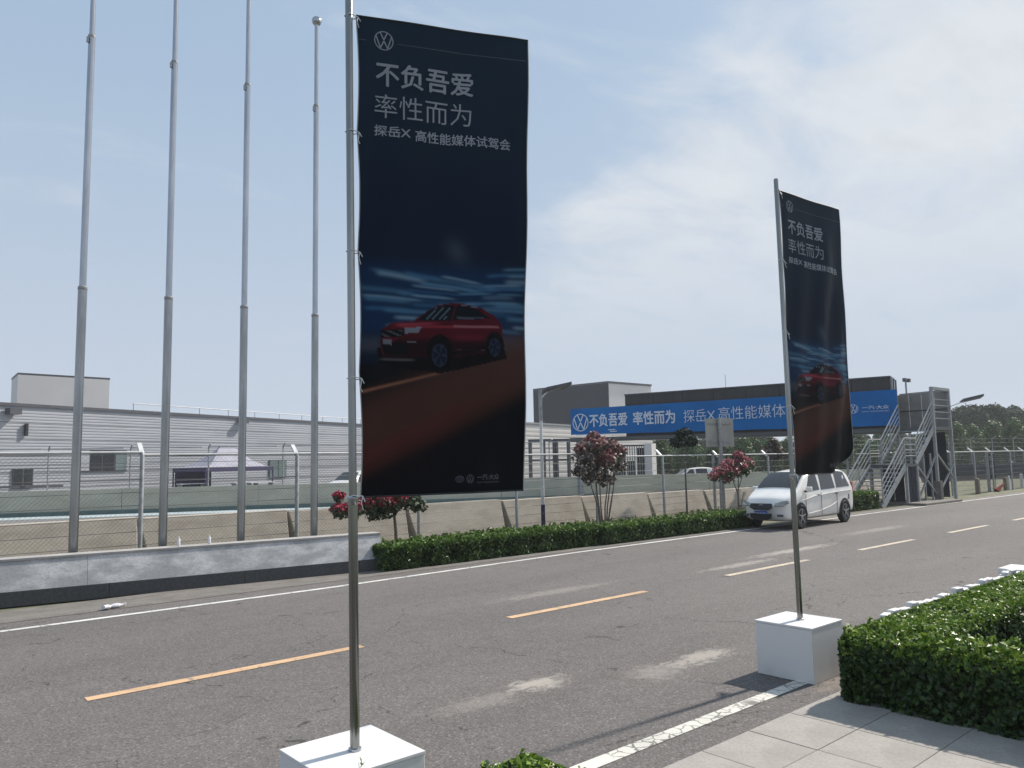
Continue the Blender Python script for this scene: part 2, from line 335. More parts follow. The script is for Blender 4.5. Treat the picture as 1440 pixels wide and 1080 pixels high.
o = strip([(-60, 3.62), (300, 3.62)], .125).obj('road_edge_line', 'line', loc=(0, 0, .004)); tag(o, kind='structure')
dash = MB().box((0, 0, 0), (2.68, .125, .002)).mesh('lane_dash', 'yellow'); dash2 = MB().box((0, 0, 0), (2.68, .125, .002)).mesh('lane_dash', 'yellow_worn')
for k in range(-3, 22):
    x = 1.65+1.34+4.775*k
    if x < -4: continue
    o = link('lane_dash', dash if k < 2 else dash2, loc=(x, 7.60, .004)); tag(o, kind='structure')
# gutter strip of dusty concrete between the far line and the hedge or barrier
b = MB(); b.add([(-60, 12.15, 0), (6, 12.15, 0), (12, 12.08, 0), (60, 12.25, 0), (200, 12.4, 0), (200, 12.9, 0), (60, 12.9, 0), (12, 13.2, 0), (7, 13.3, 0), (-60, 24, 0)], [tuple(range(9))])
o = b.obj('gutter', 'gutter', loc=(0, 0, .005)); tag(o, kind='structure')
sheet('verge', [(-60, 22.6), (-9, 15.5), (7.6, 13.0), (7.8, 12.5), (60, 12.75), (200, 12.9), (200, 18.2), (-60, 23.2)], .012, 'soil')
sheet('track', [(-80, 18.2), (200, 18.2), (200, 60), (-80, 90)], 0, 'track')

# paving slabs, each its own piece, on a dark bed
bed = sheet('paving_bed', [(-30, -8), (60, -8), (60, 3.215), (-30, 3.215)], .012, 'joint')
meshes = []
for q in range(6):
    b = MB(); b.box((0, 0, 0), (.5455, .528, .03)); me = b.mesh('paving_slab', 'paver', bevel=.003)
    meshes.append(me)
yj = [3.213, 2.70, 2.155, 1.61, 1.06, .51, -.04, -.59]
n = 0
for j in range(len(yj)-1):
    for i in range(0, 26):
        x0 = 2.97+.5525*i-.02*j*0
        if x0 > 13: continue
        yc = (yj[j]+yj[j+1])/2; h = yj[j]-yj[j+1]
        if x0 < 3.2-(j*.0) and j > 0 and x0 < 2.9: continue
        o = link('paving_slab', meshes[(i*7+j*3) % 6], bed, (x0, yc, .0125+random.uniform(-.0012, .0012))); o.scale = (1, (h-.006)/.528, 1)
        o['kind'] = 'structure'

# ------------------------------------------------------------------ foliage helpers
def leaf_mesh(name, pts, nrm, size, m, elong=1.9, jitter=.9):
    n = len(pts); nrm = nrm+rng.normal(0, jitter, (n, 3)); nrm /= np.linalg.norm(nrm, axis=1)[:, None]
    a = rng.normal(0, 1, (n, 3)); a -= nrm*(a*nrm).sum(1)[:, None]; a /= np.linalg.norm(a, axis=1)[:, None]; b = np.cross(nrm, a)
    s = size*rng.uniform(.6, 1.3, (n, 1))
    v = np.empty((n, 4, 3)); v[:, 0] = pts-a*s*elong/2; v[:, 1] = pts+b*s/2+nrm*s*.18; v[:, 2] = pts+a*s*elong/2; v[:, 3] = pts-b*s/2+nrm*s*.18
    me = bpy.data.meshes.new(name); me.vertices.add(4*n); me.vertices.foreach_set('co', v.astype(np.float32).ravel())
    me.loops.add(4*n); me.loops.foreach_set('vertex_index', np.arange(4*n, dtype=np.int32)); me.polygons.add(n)
    me.polygons.foreach_set('loop_start', np.arange(0, 4*n, 4, dtype=np.int32)); me.polygons.foreach_set('loop_total', np.full(n, 4, dtype=np.int32))
    me.update(calc_edges=True); me.validate(); me.materials.append(M[m]); return me
def lump(p, f, seed=0):
    """cheap smooth pseudo-noise in -1..1"""
    return (np.sin(p[:, 0]*f+seed)*np.cos(p[:, 1]*f*1.13+seed*2.1)+np.sin(p[:, 2]*f*1.31+p[:, 0]*f*.7+seed*.7)*.6+np.sin(p[:, 1]*f*2.3+p[:, 2]*f*1.9+seed)*.4)/2
def box_shell(x0, x1, y0, y1, z0, z1, dens, depth=.05, bulge=.03, seed=0, top=1.2, low=.0):
    """leaf positions on the outside of a clipped hedge box"""
    P_, N_ = [], []
    for ax, sgn, area in ((0, -1, (y1-y0)*(z1-z0)), (0, 1, (y1-y0)*(z1-z0)), (1, -1, (x1-x0)*(z1-z0)), (1, 1, (x1-x0)*(z1-z0)), (2, 1, (x1-x0)*(y1-y0)*top)):
        k = int(area*dens); u = rng.uniform(0, 1, (k, 3)); p = np.array([x0, y0, z0])+u*np.array([x1-x0, y1-y0, z1-z0])
        p[:, ax] = (x0, y0, z0)[ax] if sgn < 0 else (x1, y1, z1)[ax]
        nn = np.zeros((k, 3)); nn[:, ax] = sgn
        p += nn*(lump(p, 9, seed)[:, None]*bulge-np.abs(rng.normal(0, depth, (k, 1)))+bulge*.4)
        if ax < 2 and low: p -= nn*(low*np.clip(1-(p[:, 2:3]-z0)/(z1-z0)*1.35, 0, 1))
        P_.append(p); N_.append(nn)
    p = np.concatenate(P_); nn = np.concatenate(N_)
    c = np.array([(x0+x1)/2, (y0+y1)/2, (z0+z1)/2]); hs = np.array([x1-x0, y1-y0, z1-z0])/2
    # round the corners
    r = .09; q = np.abs(p-c)-(hs-r); qq = np.maximum(q, 0); ln = np.linalg.norm(qq, axis=1); over = ln > r
    if over.any():
        k = r/ln[over]; p[over] = c+np.sign(p[over]-c)*(np.minimum(np.abs(p[over]-c), hs-r)+qq[over]*k[:, None])
    return p, nn
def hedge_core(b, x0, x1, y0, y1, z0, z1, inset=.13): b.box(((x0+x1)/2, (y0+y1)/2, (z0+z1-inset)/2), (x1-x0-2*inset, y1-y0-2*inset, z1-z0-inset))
def hedge(boxes, dens, size, m, label, seed, bulge=.03, depth=.045, sprigs=0, cat='hedge', low=.05):
    x0, y0, z0 = boxes[0][0], boxes[0][2], boxes[0][4]
    t = thing('clipped_hedge', label, cat, (x0, y0, 0))
    ps, ns_ = [], []; cb = MB()
    for bx_ in boxes:
        p, nn = box_shell(*bx_, dens, depth, bulge, seed, low=low)
        keep = np.ones(len(p), bool)
        for o2 in boxes:
            if o2 is bx_: continue
            ins = (p[:, 0] > o2[0]+.08) & (p[:, 0] < o2[1]-.08) & (p[:, 1] > o2[2]+.08) & (p[:, 1] < o2[3]-.08) & (p[:, 2] < o2[5]-.08); keep &= ~ins
        ps.append(p[keep]); ns_.append(nn[keep]); hedge_core(cb, *bx_)
    p = np.concatenate(ps); nn = np.concatenate(ns_); 
    if sprigs:
        bx_ = boxes[0]; k = sprigs; c = np.stack([rng.uniform(bx_[0]+.05, bx_[1]-.05, k), rng.uniform(bx_[2]+.03, bx_[3]-.03, k)], 1)
        hh = rng.uniform(.02, .09, k); sp = []
        for i in range(k):
            for q in range(9): sp.append((c[i, 0]+rng.normal(0, .008), c[i, 1]+rng.normal(0, .008), bx_[5]+hh[i]*q/8))
        p = np.concatenate([p, np.array(sp)]); nn = np.concatenate([nn, np.tile([0, 0, .6], (len(sp), 1))])
    p = p-np.array([x0, y0, 0])
    ztop = boxes[0][5]; lit_top = (p[:, 2]+rng.normal(0, .05, len(p)) > ztop-.055)  # leaves near the top take the sunlit colour, lower ones the shaded
    f = link('foliage', leaf_mesh('foliage', p[~lit_top], nn[~lit_top]*.9+np.array([0, 0, .35]), size, m), t); f['kind'] = 'stuff'
    f = link('sunlit_foliage', leaf_mesh('sunlit_foliage', p[lit_top], nn[lit_top]*.9+np.array([0, 0, .35]), size, m+'_new'), t); f['kind'] = 'stuff'
    cb.v = [(v[0]-x0, v[1]-y0, v[2]) for v in cb.v]; cb.obj('light_block_core', 'core', t)  # solid dark box added inside the hedge to block light
    return t

# near hedge at the right, an L of two arms; a second low hedge just under the camera
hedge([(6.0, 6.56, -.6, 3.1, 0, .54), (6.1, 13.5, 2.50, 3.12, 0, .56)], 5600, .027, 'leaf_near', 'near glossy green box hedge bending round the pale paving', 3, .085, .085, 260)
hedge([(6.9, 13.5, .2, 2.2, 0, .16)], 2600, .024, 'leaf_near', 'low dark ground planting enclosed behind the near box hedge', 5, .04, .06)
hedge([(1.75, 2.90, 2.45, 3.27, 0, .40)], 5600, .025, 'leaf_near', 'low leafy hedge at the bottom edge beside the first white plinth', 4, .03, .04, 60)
# sprig standing before the first plinth
t = thing('shrub_sprig', 'single leafy sprig standing in front of the first white plinth', 'plant', (1.84, 3.25, 0))
MB().tube([(0, 0, .2), (.004, .003, .5), (.0, .01, .60)], [.003, .002, .001], 5).obj('stem', 'bark', t)
sp = np.array([(rng.normal(0, .008), rng.normal(0, .008), .49+.012*i) for i in range(11)])
link('leaf_cluster', leaf_mesh('leaf_cluster', sp, np.tile([0., 0, .5], (11, 1)), .018, 'leaf_near_new'), t)

# far hedges along the road
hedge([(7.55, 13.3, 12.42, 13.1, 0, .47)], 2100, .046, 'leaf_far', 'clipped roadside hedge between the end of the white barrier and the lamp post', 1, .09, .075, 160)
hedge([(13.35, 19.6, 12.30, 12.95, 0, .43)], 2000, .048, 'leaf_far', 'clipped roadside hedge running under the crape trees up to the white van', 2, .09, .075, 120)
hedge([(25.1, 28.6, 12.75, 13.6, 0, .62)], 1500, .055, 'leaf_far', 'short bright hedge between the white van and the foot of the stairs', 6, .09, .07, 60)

# ------------------------------------------------------------------ banners on poles with white plinths
def text_mesh(s, off=0.0):
    c = bpy.data.curves.new('t', 'FONT'); c.body = s; c.offset = off; c.resolution_u = 2
    o = bpy.data.objects.new('t', c); C.objects.link(o); dg = bpy.context.evaluated_depsgraph_get(); dg.update()
    me = bpy.data.meshes.new_from_object(o.evaluated_get(dg)); v = np.empty(len(me.vertices)*3); me.vertices.foreach_get('co', v); v = v.reshape(-1, 3)
    f = [tuple(p.vertices) for p in me.polygons]; bpy.data.objects.remove(o); bpy.data.curves.remove(c); bpy.data.meshes.remove(me); return v, f
TX = {}
def place_text(s, u0, u1, v0, v1, off=0.0):
    """flat lettering in the box u0..u1, v0 (top)..v1 (bottom)"""
    if (s, off) not in TX: TX[(s, off)] = text_mesh(s, off)
    v, f = TX[(s, off)]; a, b_ = v.min(0), v.max(0)
    return [(u0+(p[0]-a[0])/(b_[0]-a[0])*(u1-u0), v1-(p[1]-a[1])/(b_[1]-a[1])*(v1-v0)) for p in v], f
def poly_stroke(pts, w):
    vs, fs = [], []
    for a, b_ in zip(pts[:-1], pts[1:]):
        a, b_ = Vector(a), Vector(b_); d = (b_-a).normalized(); n_ = Vector((-d.y, d.x))*w/2; k = len(vs)
        vs += [tuple(a-n_), tuple(b_-n_), tuple(b_+n_), tuple(a+n_)]; fs.append((k, k+1, k+2, k+3))
    return vs, fs
def ring(cu, cv, ru, rv, w, n=40):
    vs, fs = [], []
    for k in range(n):
        t = 2*PI*k/n; vs += [(cu+ru*math.cos(t), cv+rv*math.sin(t)), (cu+(ru-w)*math.cos(t), cv+(rv-w)*math.sin(t))]
    for k in range(n): j = (k+1) % n; fs.append((2*k, 2*j, 2*j+1, 2*k+1))
    return vs, fs
def join2(parts):
    V, Fc = [], []
    for v, f in parts:
        k = len(V); V += list(v); Fc += [tuple(i+k for i in q) for q in f]
    return V, Fc
def roundel(cu, cv, r, w=.10):
    """ring with a V over a W; v grows downwards"""
    q = lambda pts: poly_stroke([(cu+x*r, cv-y*r) for x, y in pts], r*w*1.25)
    return join2([ring(cu, cv, r, r, r*w), q([(-.36, .84), (0, .10), (.36, .84)]), q([(-.80, .46), (-.38, -.78), (0, .0), (.38, -.78), (.80, .46)])])
def oval_emblem(cu, cv, r):
    q = lambda pts, w=.14: poly_stroke([(cu+x*r, cv-y*r) for x, y in pts], r*w)
    return join2([ring(cu, cv, r*1.25, r*.85, r*.11), q([(0, .7), (0, -.7)]), q([(-.25, .45), (-1.0, .25)]), q([(.25, .45), (1.0, .25)]), q([(-.3, 0), (-.85, -.1)]), q([(.3, 0), (.85, -.1)]), q([(-.3, -.35), (-.6, -.42)]), q([(.3, -.35), (.6, -.42)])])

BH, BW = 2.75, 1.055
def banner_print(U, V):
    """printed artwork: u 0..1.055 from the pole, v 0..2.75 down; returns base colour"""
    def lin(c): return np.array(s2l(*c))
    n = U.shape; col = np.ones(n+(3,))
    g = lambda x, a, b_: np.clip((x-a)/(b_-a), 0, 1)
    sm = lambda x, a, b_: (lambda t: t*t*(3-2*t))(g(x, a, b_))
    top, mid_, low = lin((24, 41, 56)), lin((12, 27, 46)), lin((8, 9, 16))
    col *= top; k = sm(V, .1, 1.3)[..., None]; col = col*(1-k)+mid_*k
    k = sm(V, 1.9, 2.2)[..., None]; col = col*(1-k)+low*k
    def over(mask, c, a=1):
        nonlocal col
        m_ = np.clip(mask, 0, 1)[..., None]*a; col = col*(1-m_)+(lin(c)*.68+lin(c).mean()*.05)*m_
    # soft light smudge
    over(np.exp(-(((U-.60)/.07)**2+((V-1.36-.35*(U-.6))/.07)**2)), (70, 88, 104), .5)
    # blue speed streaks
    gl = sm(V, 1.38, 1.52)*(1-sm(V, 1.78, 1.95)); over(gl*(1-sm(abs(U-.45), .4, .8)), (12, 52, 92), .8)
    r_ = np.random.default_rng(3)
    for i in range(46):
        v0 = r_.uniform(1.44, 1.84); left = i % 2 == 0
        sl_ = (.20 if left else -.14)*(1.62-v0+.12)*2.2; u0 = r_.uniform(-.1, .5) if left else r_.uniform(.55, .95); ln = r_.uniform(.12, .42)
        w = r_.uniform(.004, .016); d = abs(V-(v0+sl_*(U-.0 if left else U-1.0)))
        over(np.exp(-(d/w)**2)*sm(U, u0, u0+.06)*(1-sm(U, u0+ln, u0+ln+.1)), [(88, 142, 176), (122, 158, 182), (56, 110, 152)][i % 3], r_.uniform(.25, .75))
    over(sm(V, 1.82, 1.88)*(1-sm(V, 1.90, 1.98))*sm(U, .86, .92), (96, 88, 92), .5)
    over(sm(V, 1.84, 1.90)*(1-sm(V, 1.92, 1.98))*(1-sm(U, .1, .18)), (80, 84, 94), .5)
    def inside(pts):
        x, y = U, V; c = np.zeros(n, bool); j = len(pts)-1
        for i in range(len(pts)):
            xi, yi = pts[i]; xj, yj_ = pts[j]
            if yi != yj_: c ^= ((yi > y) != (yj_ > y)) & (x < (xj-xi)*(y-yi)/(yj_-yi)+xi)
            j = i
        return c.astype(float)
    # ground and road in the picture
    line = 2.175-.22*U; over(sm(V, 1.99, 2.05)*(1-sm(V-line, -.02, 0)), (12, 12, 18), .9)
    over(np.exp(-((V-line)/.008)**2)*(1-sm(U, .5, .62)), (176, 116, 88), .85)
    b0, b1 = 2.34-.37*U, 2.56-.40*U
    over(sm(V, b0-.22, b0)*(1-sm(V, b1-.05, b1+.12)), (84, 52, 42), .85)
    over(sm(V, b1-.12, b1-.02)*(1-sm(V, b1, b1+.14))*(1-sm(U, .3, 1.0)), (88, 36, 30), .6)
    over(sm(V, b1, b1+.2)*(1-sm(V, 2.5, 2.75))*(1-sm(U, .0, .6)), (40, 16, 22), .6)
    # red crossover car
    over(inside([(.10, 1.93), (.12, 2.02), (.5, 2.07), (.93, 1.98), (.9, 1.90)]), (6, 7, 12), .95)
    over(inside([(.118, 1.90), (.13, 1.822), (.20, 1.785), (.33, 1.770), (.40, 1.722), (.475, 1.678), (.56, 1.662), (.66, 1.664), (.755, 1.682), (.84, 1.728), (.892, 1.775), (.899, 1.84), (.90, 1.90), (.85, 1.94), (.55, 1.985), (.14, 1.975)]), (84, 14, 30))
    over(inside([(.355, 1.768), (.42, 1.712), (.49, 1.682), (.57, 1.672), (.655, 1.674), (.735, 1.69), (.815, 1.745), (.60, 1.757), (.56, 1.766)]), (14, 20, 30))
    for a, w in ((.0, .006), (.035, .006), (.075, .008), (.105, .004)):
        over(inside([(.41+a, 1.76), (.41+a+w, 1.76), (.475+a*1.1+w, 1.688), (.475+a*1.1, 1.688)]), (120, 150, 170), .8)
    over(inside([(.562, 1.765), (.572, 1.765), (.60, 1.672), (.59, 1.672)]), (90, 20, 38), .8)
    over(inside([(.60, 1.735), (.77, 1.735), (.78, 1.748), (.60, 1.750)]), (90, 110, 132), .5)
    over(np.exp(-((V-(1.795+.05*(.9-U)*.3))/.006)**2)*sm(U, .2, .3)*(1-sm(U, .80, .9)), (190, 60, 80), .55)
    over(inside([(.58, 1.79), (.87, 1.79), (.88, 1.80), (.58, 1.805)]), (170, 120, 130), .5)
    over(sm(V, 1.84, 1.90)*inside([(.30, 1.83), (.90, 1.80), (.90, 1.93), (.55, 1.985), (.14, 1.975), (.2, 1.9)]), (26, 8, 16), .9)
    over(inside([(.122, 1.83), (.27, 1.815), (.27, 1.86), (.125, 1.87)]), (10, 12, 18))
    over(inside([(.125, 1.888), (.30, 1.90), (.30, 1.965), (.14, 1.96)]), (10, 12, 18))
    over(inside([(.275, 1.812), (.385, 1.802), (.36, 1.836), (.28, 1.842)]), (130, 150, 165), .7)
    over(inside([(.135, 1.878), (.195, 1.882), (.195, 1.912), (.135, 1.906)]), (120, 124, 136), .8)
    over(inside([(.29, 1.885), (.35, 1.885), (.35, 1.895), (.29, 1.895)]), (130, 130, 140), .7)
    over(np.exp(-((V-(1.935-.03*(U-.6)))/.005)**2)*sm(U, .58, .64)*(1-sm(U, .76, .80)), (120, 80, 90), .6)
    over(np.exp(-((V-1.992)/.005)**2)*sm(U, .10, .16)*(1-sm(U, .3, .36)), (130, 120, 126), .6)
    for q in range(4): over(inside([(.13, 1.836+.009*q), (.262, 1.824+.009*q), (.262, 1.827+.009*q), (.13, 1.839+.009*q)]), (92, 98, 112), .6)
    for (cu, cv, ru, rv) in ((.492, 1.950, .082, .105), (.845, 1.905, .063, .085)):
        e = np.sqrt(((U-cu)/ru)**2+((V-cv)/rv)**2); over((e < 1.0)*1., (7, 7, 11), .95)
    over(inside([(.55, 1.945), (.80, 1.905), (.80, 1.925), (.55, 1.968)]), (7, 7, 11), .9)
    over(np.exp(-((V-(1.795-.05*(U-.2)))/.008)**2)*sm(U, .19, .26)*(1-sm(U, .40, .52)), (190, 70, 92), .6)
    over(inside([(.60, 1.668), (.74, 1.683), (.74, 1.679), (.60, 1.664)]), (130, 140, 156), .6)
    over(np.exp(-((V-1.86)/.018)**2)*sm(U, .55, .62)*(1-sm(U, .74, .80)), (120, 30, 52), .5)
    for (cu, cv, ru, rv) in ((.492, 1.965, .062, .085), (.845, 1.915, .048, .068)):
        e = np.sqrt(((U-cu)/ru)**2+((V-cv)/rv)**2); over((e < 1.1)*1., (6, 6, 10)); over((abs(e-.72) < .07)*1., (46, 56, 80), .8); over((e < .66)*1., (20, 26, 44), .9)
        th = np.arctan2((V-cv)/rv, (U-cu)/ru); over((e < .68)*(np.cos(th*5) > .45)*1., (50, 64, 98), .6)
    return col

def cloth_cols(me, UV):
    ca = me.color_attributes.new('print', 'FLOAT_COLOR', 'POINT'); c = banner_print(UV[:, 0], UV[:, 1]); a = np.ones((len(c), 4)); a[:, :3] = c
    ca.data.foreach_set('color', a.astype(np.float32).ravel())
m, t_, b_ = bsdf('printed banner cloth'); at_ = N(t_, 'ShaderNodeAttribute'); at_.attribute_name = 'print'; L(t_, at_.outputs['Color'], b_.inputs['Base Color'])
b_.inputs['Roughness'].default_value = .6; b_.inputs['Specular IOR Level'].default_value = .12; M['cloth'] = m
tcw = N(t_, 'ShaderNodeTexCoord'); nw = N(t_, 'ShaderNodeTexNoise'); nw.inputs['Scale'].default_value = 5; nw.inputs['Detail'].default_value = 4; mpw = N(t_, 'ShaderNodeMapping'); mpw.inputs['Scale'].default_value = (1, 1, .35)
L(t_, tcw.outputs['Object'], mpw.inputs[0]); L(t_, mpw.outputs[0], nw.inputs['Vector']); bw_ = N(t_, 'ShaderNodeBump'); bw_.inputs['Strength'].default_value = .35; bw_.inputs['Distance'].default_value = .02
L(t_, nw.outputs[0], bw_.inputs['Height']); L(t_, bw_.outputs[0], b_.inputs['Normal'])
M['ink'] = mat('pale printed ink', (.25, .27, .32), (.22, .245, .29), 6, .5)
M['ink_dim'] = mat('dim printed ink', (.10, .11, .14), None, 6, .5)

BOLD = [(0, 0), (.0028, 0), (-.0028, 0), (0, .0026), (0, -.0026)]
def banner_set(x, y, ang, lean, which, lab, grp, plinth_label, curl=0.0, width=BW, plinth=True):
    """plinth, pole and cloth: the cloth is tied to the pole, the pole stands on the plinth"""
    t = thing('display_plinth', plinth_label, 'plinth', (x, y, 0), 0, 'white plinths holding the banner poles')
    MB().box((-.01, .015, .2255), (.545, .55, .451)).obj('plinth_body', 'white_box', t, bevel=.004)
    MB().box((-.01, .015, .4625), (.551, .556, .019)).obj('plinth_top', 'white_box', t, bevel=.003)
    p = thing('banner_pole', lab[0], 'pole', (x, y, .472), 0, 'steel poles carrying the dark banners'); p.rotation_euler = lean
    MB().tube([(0, 0, 0), (0, 0, 1.30)], .0255, 20).obj('lower_tube', 'chrome', p, smooth=True)
    MB().tube([(0, 0, 1.295), (0, 0, 4.15), (0, 0, 4.16)], [.0215, .0215, .019], 20).obj('upper_tube', 'chrome', p, smooth=True)
    MB().lathe([(.0258, 1.27), (.029, 1.275), (.029, 1.31), (.0218, 1.318)], 20).obj('collar', 'steel', p, smooth=True)
    MB().lathe([(.0215, 0), (.034, .001), (.034, .012), (.0262, .016)], 20).obj('foot_ring', 'steel', p, smooth=True)
    c = thing('banner', lab[1], 'banner', (x, y, .472), 0, grp)
    c.rotation_euler = lean
    d = Vector((math.cos(ang), math.sin(ang), 0)); nn = Vector((d.y, -d.x, 0)); ztop = 4.055
    def pos(u, v, off=0.0):
        w = width/BW; un = u/BW
        fold = .010*math.sin(u*8+v*1.1+which)*un+.006*math.sin(v*5+u*4+which*2)*un+.007*math.sin(u*17+v*3.1)*min(1, v)
        edge = (.016 if which == 0 else .006)*math.sin(v*6.3+which)*max(0, un-.75)*4
        # sagging between the ties at the pole side
        tie = abs(math.sin(PI*v/.69)); sag = .012*tie*max(0, 1-un*4)
        uu = u*w*(1-.035*math.sin(min(v/BH, 1)*PI)*0-.10*(v/BH)*(1 if which == 0 else -.15))+sag+.040
        k = curl*1.7*max(0, un-.55)**1.5*max(0, v-2.46)**2
        zz_ = ztop-v+.02*k*0
        q = d*(uu-k*1.1)+nn*(fold+edge+off-k*.9)
        return (q.x, q.y, zz_+k*.5)
    nu, nv = (150, 390) if which == 0 else (84, 220)
    us = np.linspace(0, BW, nu+1); vs_ = np.linspace(0, BH, nv+1); V_ = [pos(u, v) for v in vs_ for u in us]
    F_ = [(j*(nu+1)+i, (j+1)*(nu+1)+i, (j+1)*(nu+1)+i+1, j*(nu+1)+i+1) for j in range(nv) for i in range(nu)]
    me = newmesh('cloth', V_, F_, 'cloth', True); UU, VV = np.meshgrid(us, vs_); cloth_cols(me, np.stack([UU.ravel(), VV.ravel()], 1)); link('cloth', me, c)
    def overlay(name, vf, mm, off=.004):
        v, f = vf; me = newmesh(name, [pos(a, b2, off) for a, b2 in v], f, mm)
        return link(name, me, c)
    for q, (du, dv) in enumerate(BOLD): overlay('lettering_stroke', place_text('不负吾爱', .106+du, .702+du, .264+dv, .406+dv, 0), 'ink', .004+.0005*q) if q else overlay('lettering', place_text('不负吾爱', .106, .702, .264, .406, 0), 'ink', .004)
    overlay('lettering', place_text('率性而为', .098, .692, .455, .595, -.004), 'ink')
    overlay('lettering', place_text('探岳X', .098, .318, .640, .705, .014), 'ink')
    overlay('lettering', place_text('高性能媒体试驾会', .345, .945, .648, .718, .014), 'ink')
    overlay('roundel_emblem', roundel(.157, .133, .058), 'ink')
    overlay('rule', poly_stroke([(.01, .142), (.05, .142)], .003), 'ink_dim')
    for i in range(4): overlay('rule', poly_stroke([(.24+.2*i, .142), (.439+.2*i, .142)], .003), 'ink_dim')
    overlay('oval_emblem', oval_emblem(.618, 2.668, .022), 'ink_dim'); overlay('roundel_emblem', roundel(.685, 2.668, .024), 'ink_dim')
    overlay('lettering', place_text('一汽·大众', .73, .885, 2.645, 2.678, .01), 'ink_dim'); overlay('lettering', place_text('FAW-VOLKSWAGEN', .73, .885, 2.686, 2.695), 'ink_dim')
    # hem rod across the top and bottom
    for v in (0.0, BH-.004):
        MB().tube([pos(BW*i/12, v) for i in range(13)], .0055, 6).obj('hem', 'black', c)
    # side hem catching light
    MB().tube([pos(BW, BH*i/60) for i in range(61)], .004, 5).obj('side_hem', 'galv', c)
    MB().tube([pos(0, BH*i/60) for i in range(61)], .0035, 5).obj('side_hem', 'galv', c)
    for k, v in enumerate((.012, .70, 1.39, 2.10, 2.74)):
        z = ztop-v; a = pos(.012, min(v, BH-.01), .004)
        b2 = MB(); b2.tube([(a[0], a[1], z), (-nn.x*0+nn.x*.026, nn.y*.026, z+.006), (-d.x*.026, -d.y*.026, z), (-nn.x*.026, -nn.y*.026, z-.004), (a[0], a[1], z-.006)], .0032, 5)
        b2.tube([(a[0], a[1], z), (a[0]-d.x*.012+nn.x*.02, a[1]+nn.y*.02, z-.035-.02*(k % 2)), (a[0]+nn.x*.022, a[1]+nn.y*.022, z-.075)], .0025, 5)
        b2.tube([(a[0], a[1], z), (a[0]+d.x*.012+nn.x*.018, a[1]+nn.y*.02, z-.03)], .0025, 5)
        b2.obj('tie_cord', 'whitepaint', c)
    return c
g_ = 'dark printed banners on poles beside the road'
banner_set(2.085, 3.735, math.atan2(3.33-3.74, 3.054-2.08), (.0, -.0095, 0), 0,
    ('tall steel pole of the large near banner', 'large dark navy car launch banner nearest to the camera'), g_, 'white box plinth under the large near banner', 0, 1.045)
banner_set(6.66, 3.76, math.atan2(3.68-3.76, 7.78-6.66), (.0, .004, 0), 1,
    ('steel pole of the smaller banner at the right', 'narrower dark banner with curled lower corner standing before the white van'), g_, 'white box plinth beside the right hand hedge', 3.6, 1.05)
# third plinth and things just coming into the frame behind the hedge
t = thing('display_plinth', 'small white block showing above the hedge at the right edge', 'plinth', (11.55, 3.36, 0), 0)
MB().box((0, .02, .235), (.5, .42, .47)).obj('plinth_body', 'white_box', t, bevel=.004); MB().box((-.38, .0, .21), (.22, .30, .42)).obj('plinth_step', 'white_box', t, bevel=.004)
# low white stone edging behind the hedge
for k in range(22):
    x = 7.3+.19*k
    if x > 11: break
    hgt = .510+random.uniform(-.03, .03)
    b = MB(); b.box((0, 0, hgt/2), (.15, .07, hgt)); o = b.obj('edging_post', 'whitepaint', bevel=.012, loc=(x, 3.27, 0))
    o.rotation_euler = (0, random.uniform(-.03, .03), random.uniform(-.2, .2))
    tag(o, 'stubby white edging post in the row peeping over the back of the near hedge', 'edging post', 'white edging posts behind the near hedge')

# ------------------------------------------------------------------ white sloped barrier at the left with its dark base
def lerp(a, b, t): return a+(b-a)*t
def prism_along(b, A, B, prof):
    """extrude profile (offset away from road, z) between plan points A and B"""
    A, B = Vector(A), Vector(B); d = (B-A).normalized(); n_ = Vector((-d.y, d.x)); k = len(prof)
    vs = [(A.x+n_.x*o_, A.y+n_.y*o_, z) for o_, z in prof]+[(B.x+n_.x*o_, B.y+n_.y*o_, z) for o_, z in prof]
    b.add(vs, [(i, (i+1) % k, k+(i+1) % k, k+i) for i in range(k)]+[tuple(range(k))[::-1], tuple(range(k, 2*k))]); return b
t = thing('sloped_barrier', 'long low whitewashed concrete barrier with dark base along the far road edge', 'barrier', (0, 0, 0))
wa, wb = (-9, 15.1), (7.72, 12.72)
wd = (Vector(wb)-Vector(wa)).normalized(); wl = (Vector(wb)-Vector(wa)).length
k = 0; s = 0
while s < wl-.1:
    e = min(s+2.05, wl); a = Vector(wa)+wd*(s+.003); b2 = Vector(wa)+wd*(e-.003)
    b = MB(); prism_along(b, a, b2, [(0, 0), (0, .215+.0*k), (.55, .215), (.55, 0)]); b.obj('base_stone', 'granite', t); s = e; k += 1
s = 0
while s < wl-.1:
    e = min(s+6.0, wl); a = Vector(wa)+wd*(s+.002); b2 = Vector(wa)+wd*(e-.002)
    b = MB(); prism_along(b, a, b2, [(.045, .215), (.20, .64), (.52, .64), (.52, .215)]); b.obj('wall_face', 'conc_white', t); s = e
b = MB(); prism_along(b, Vector(wa), Vector(wb)+wd*.015, [(.185, .642), (.185, .675), (.53, .675), (.53, .642)]); b.obj('coping', 'conc_top', t)

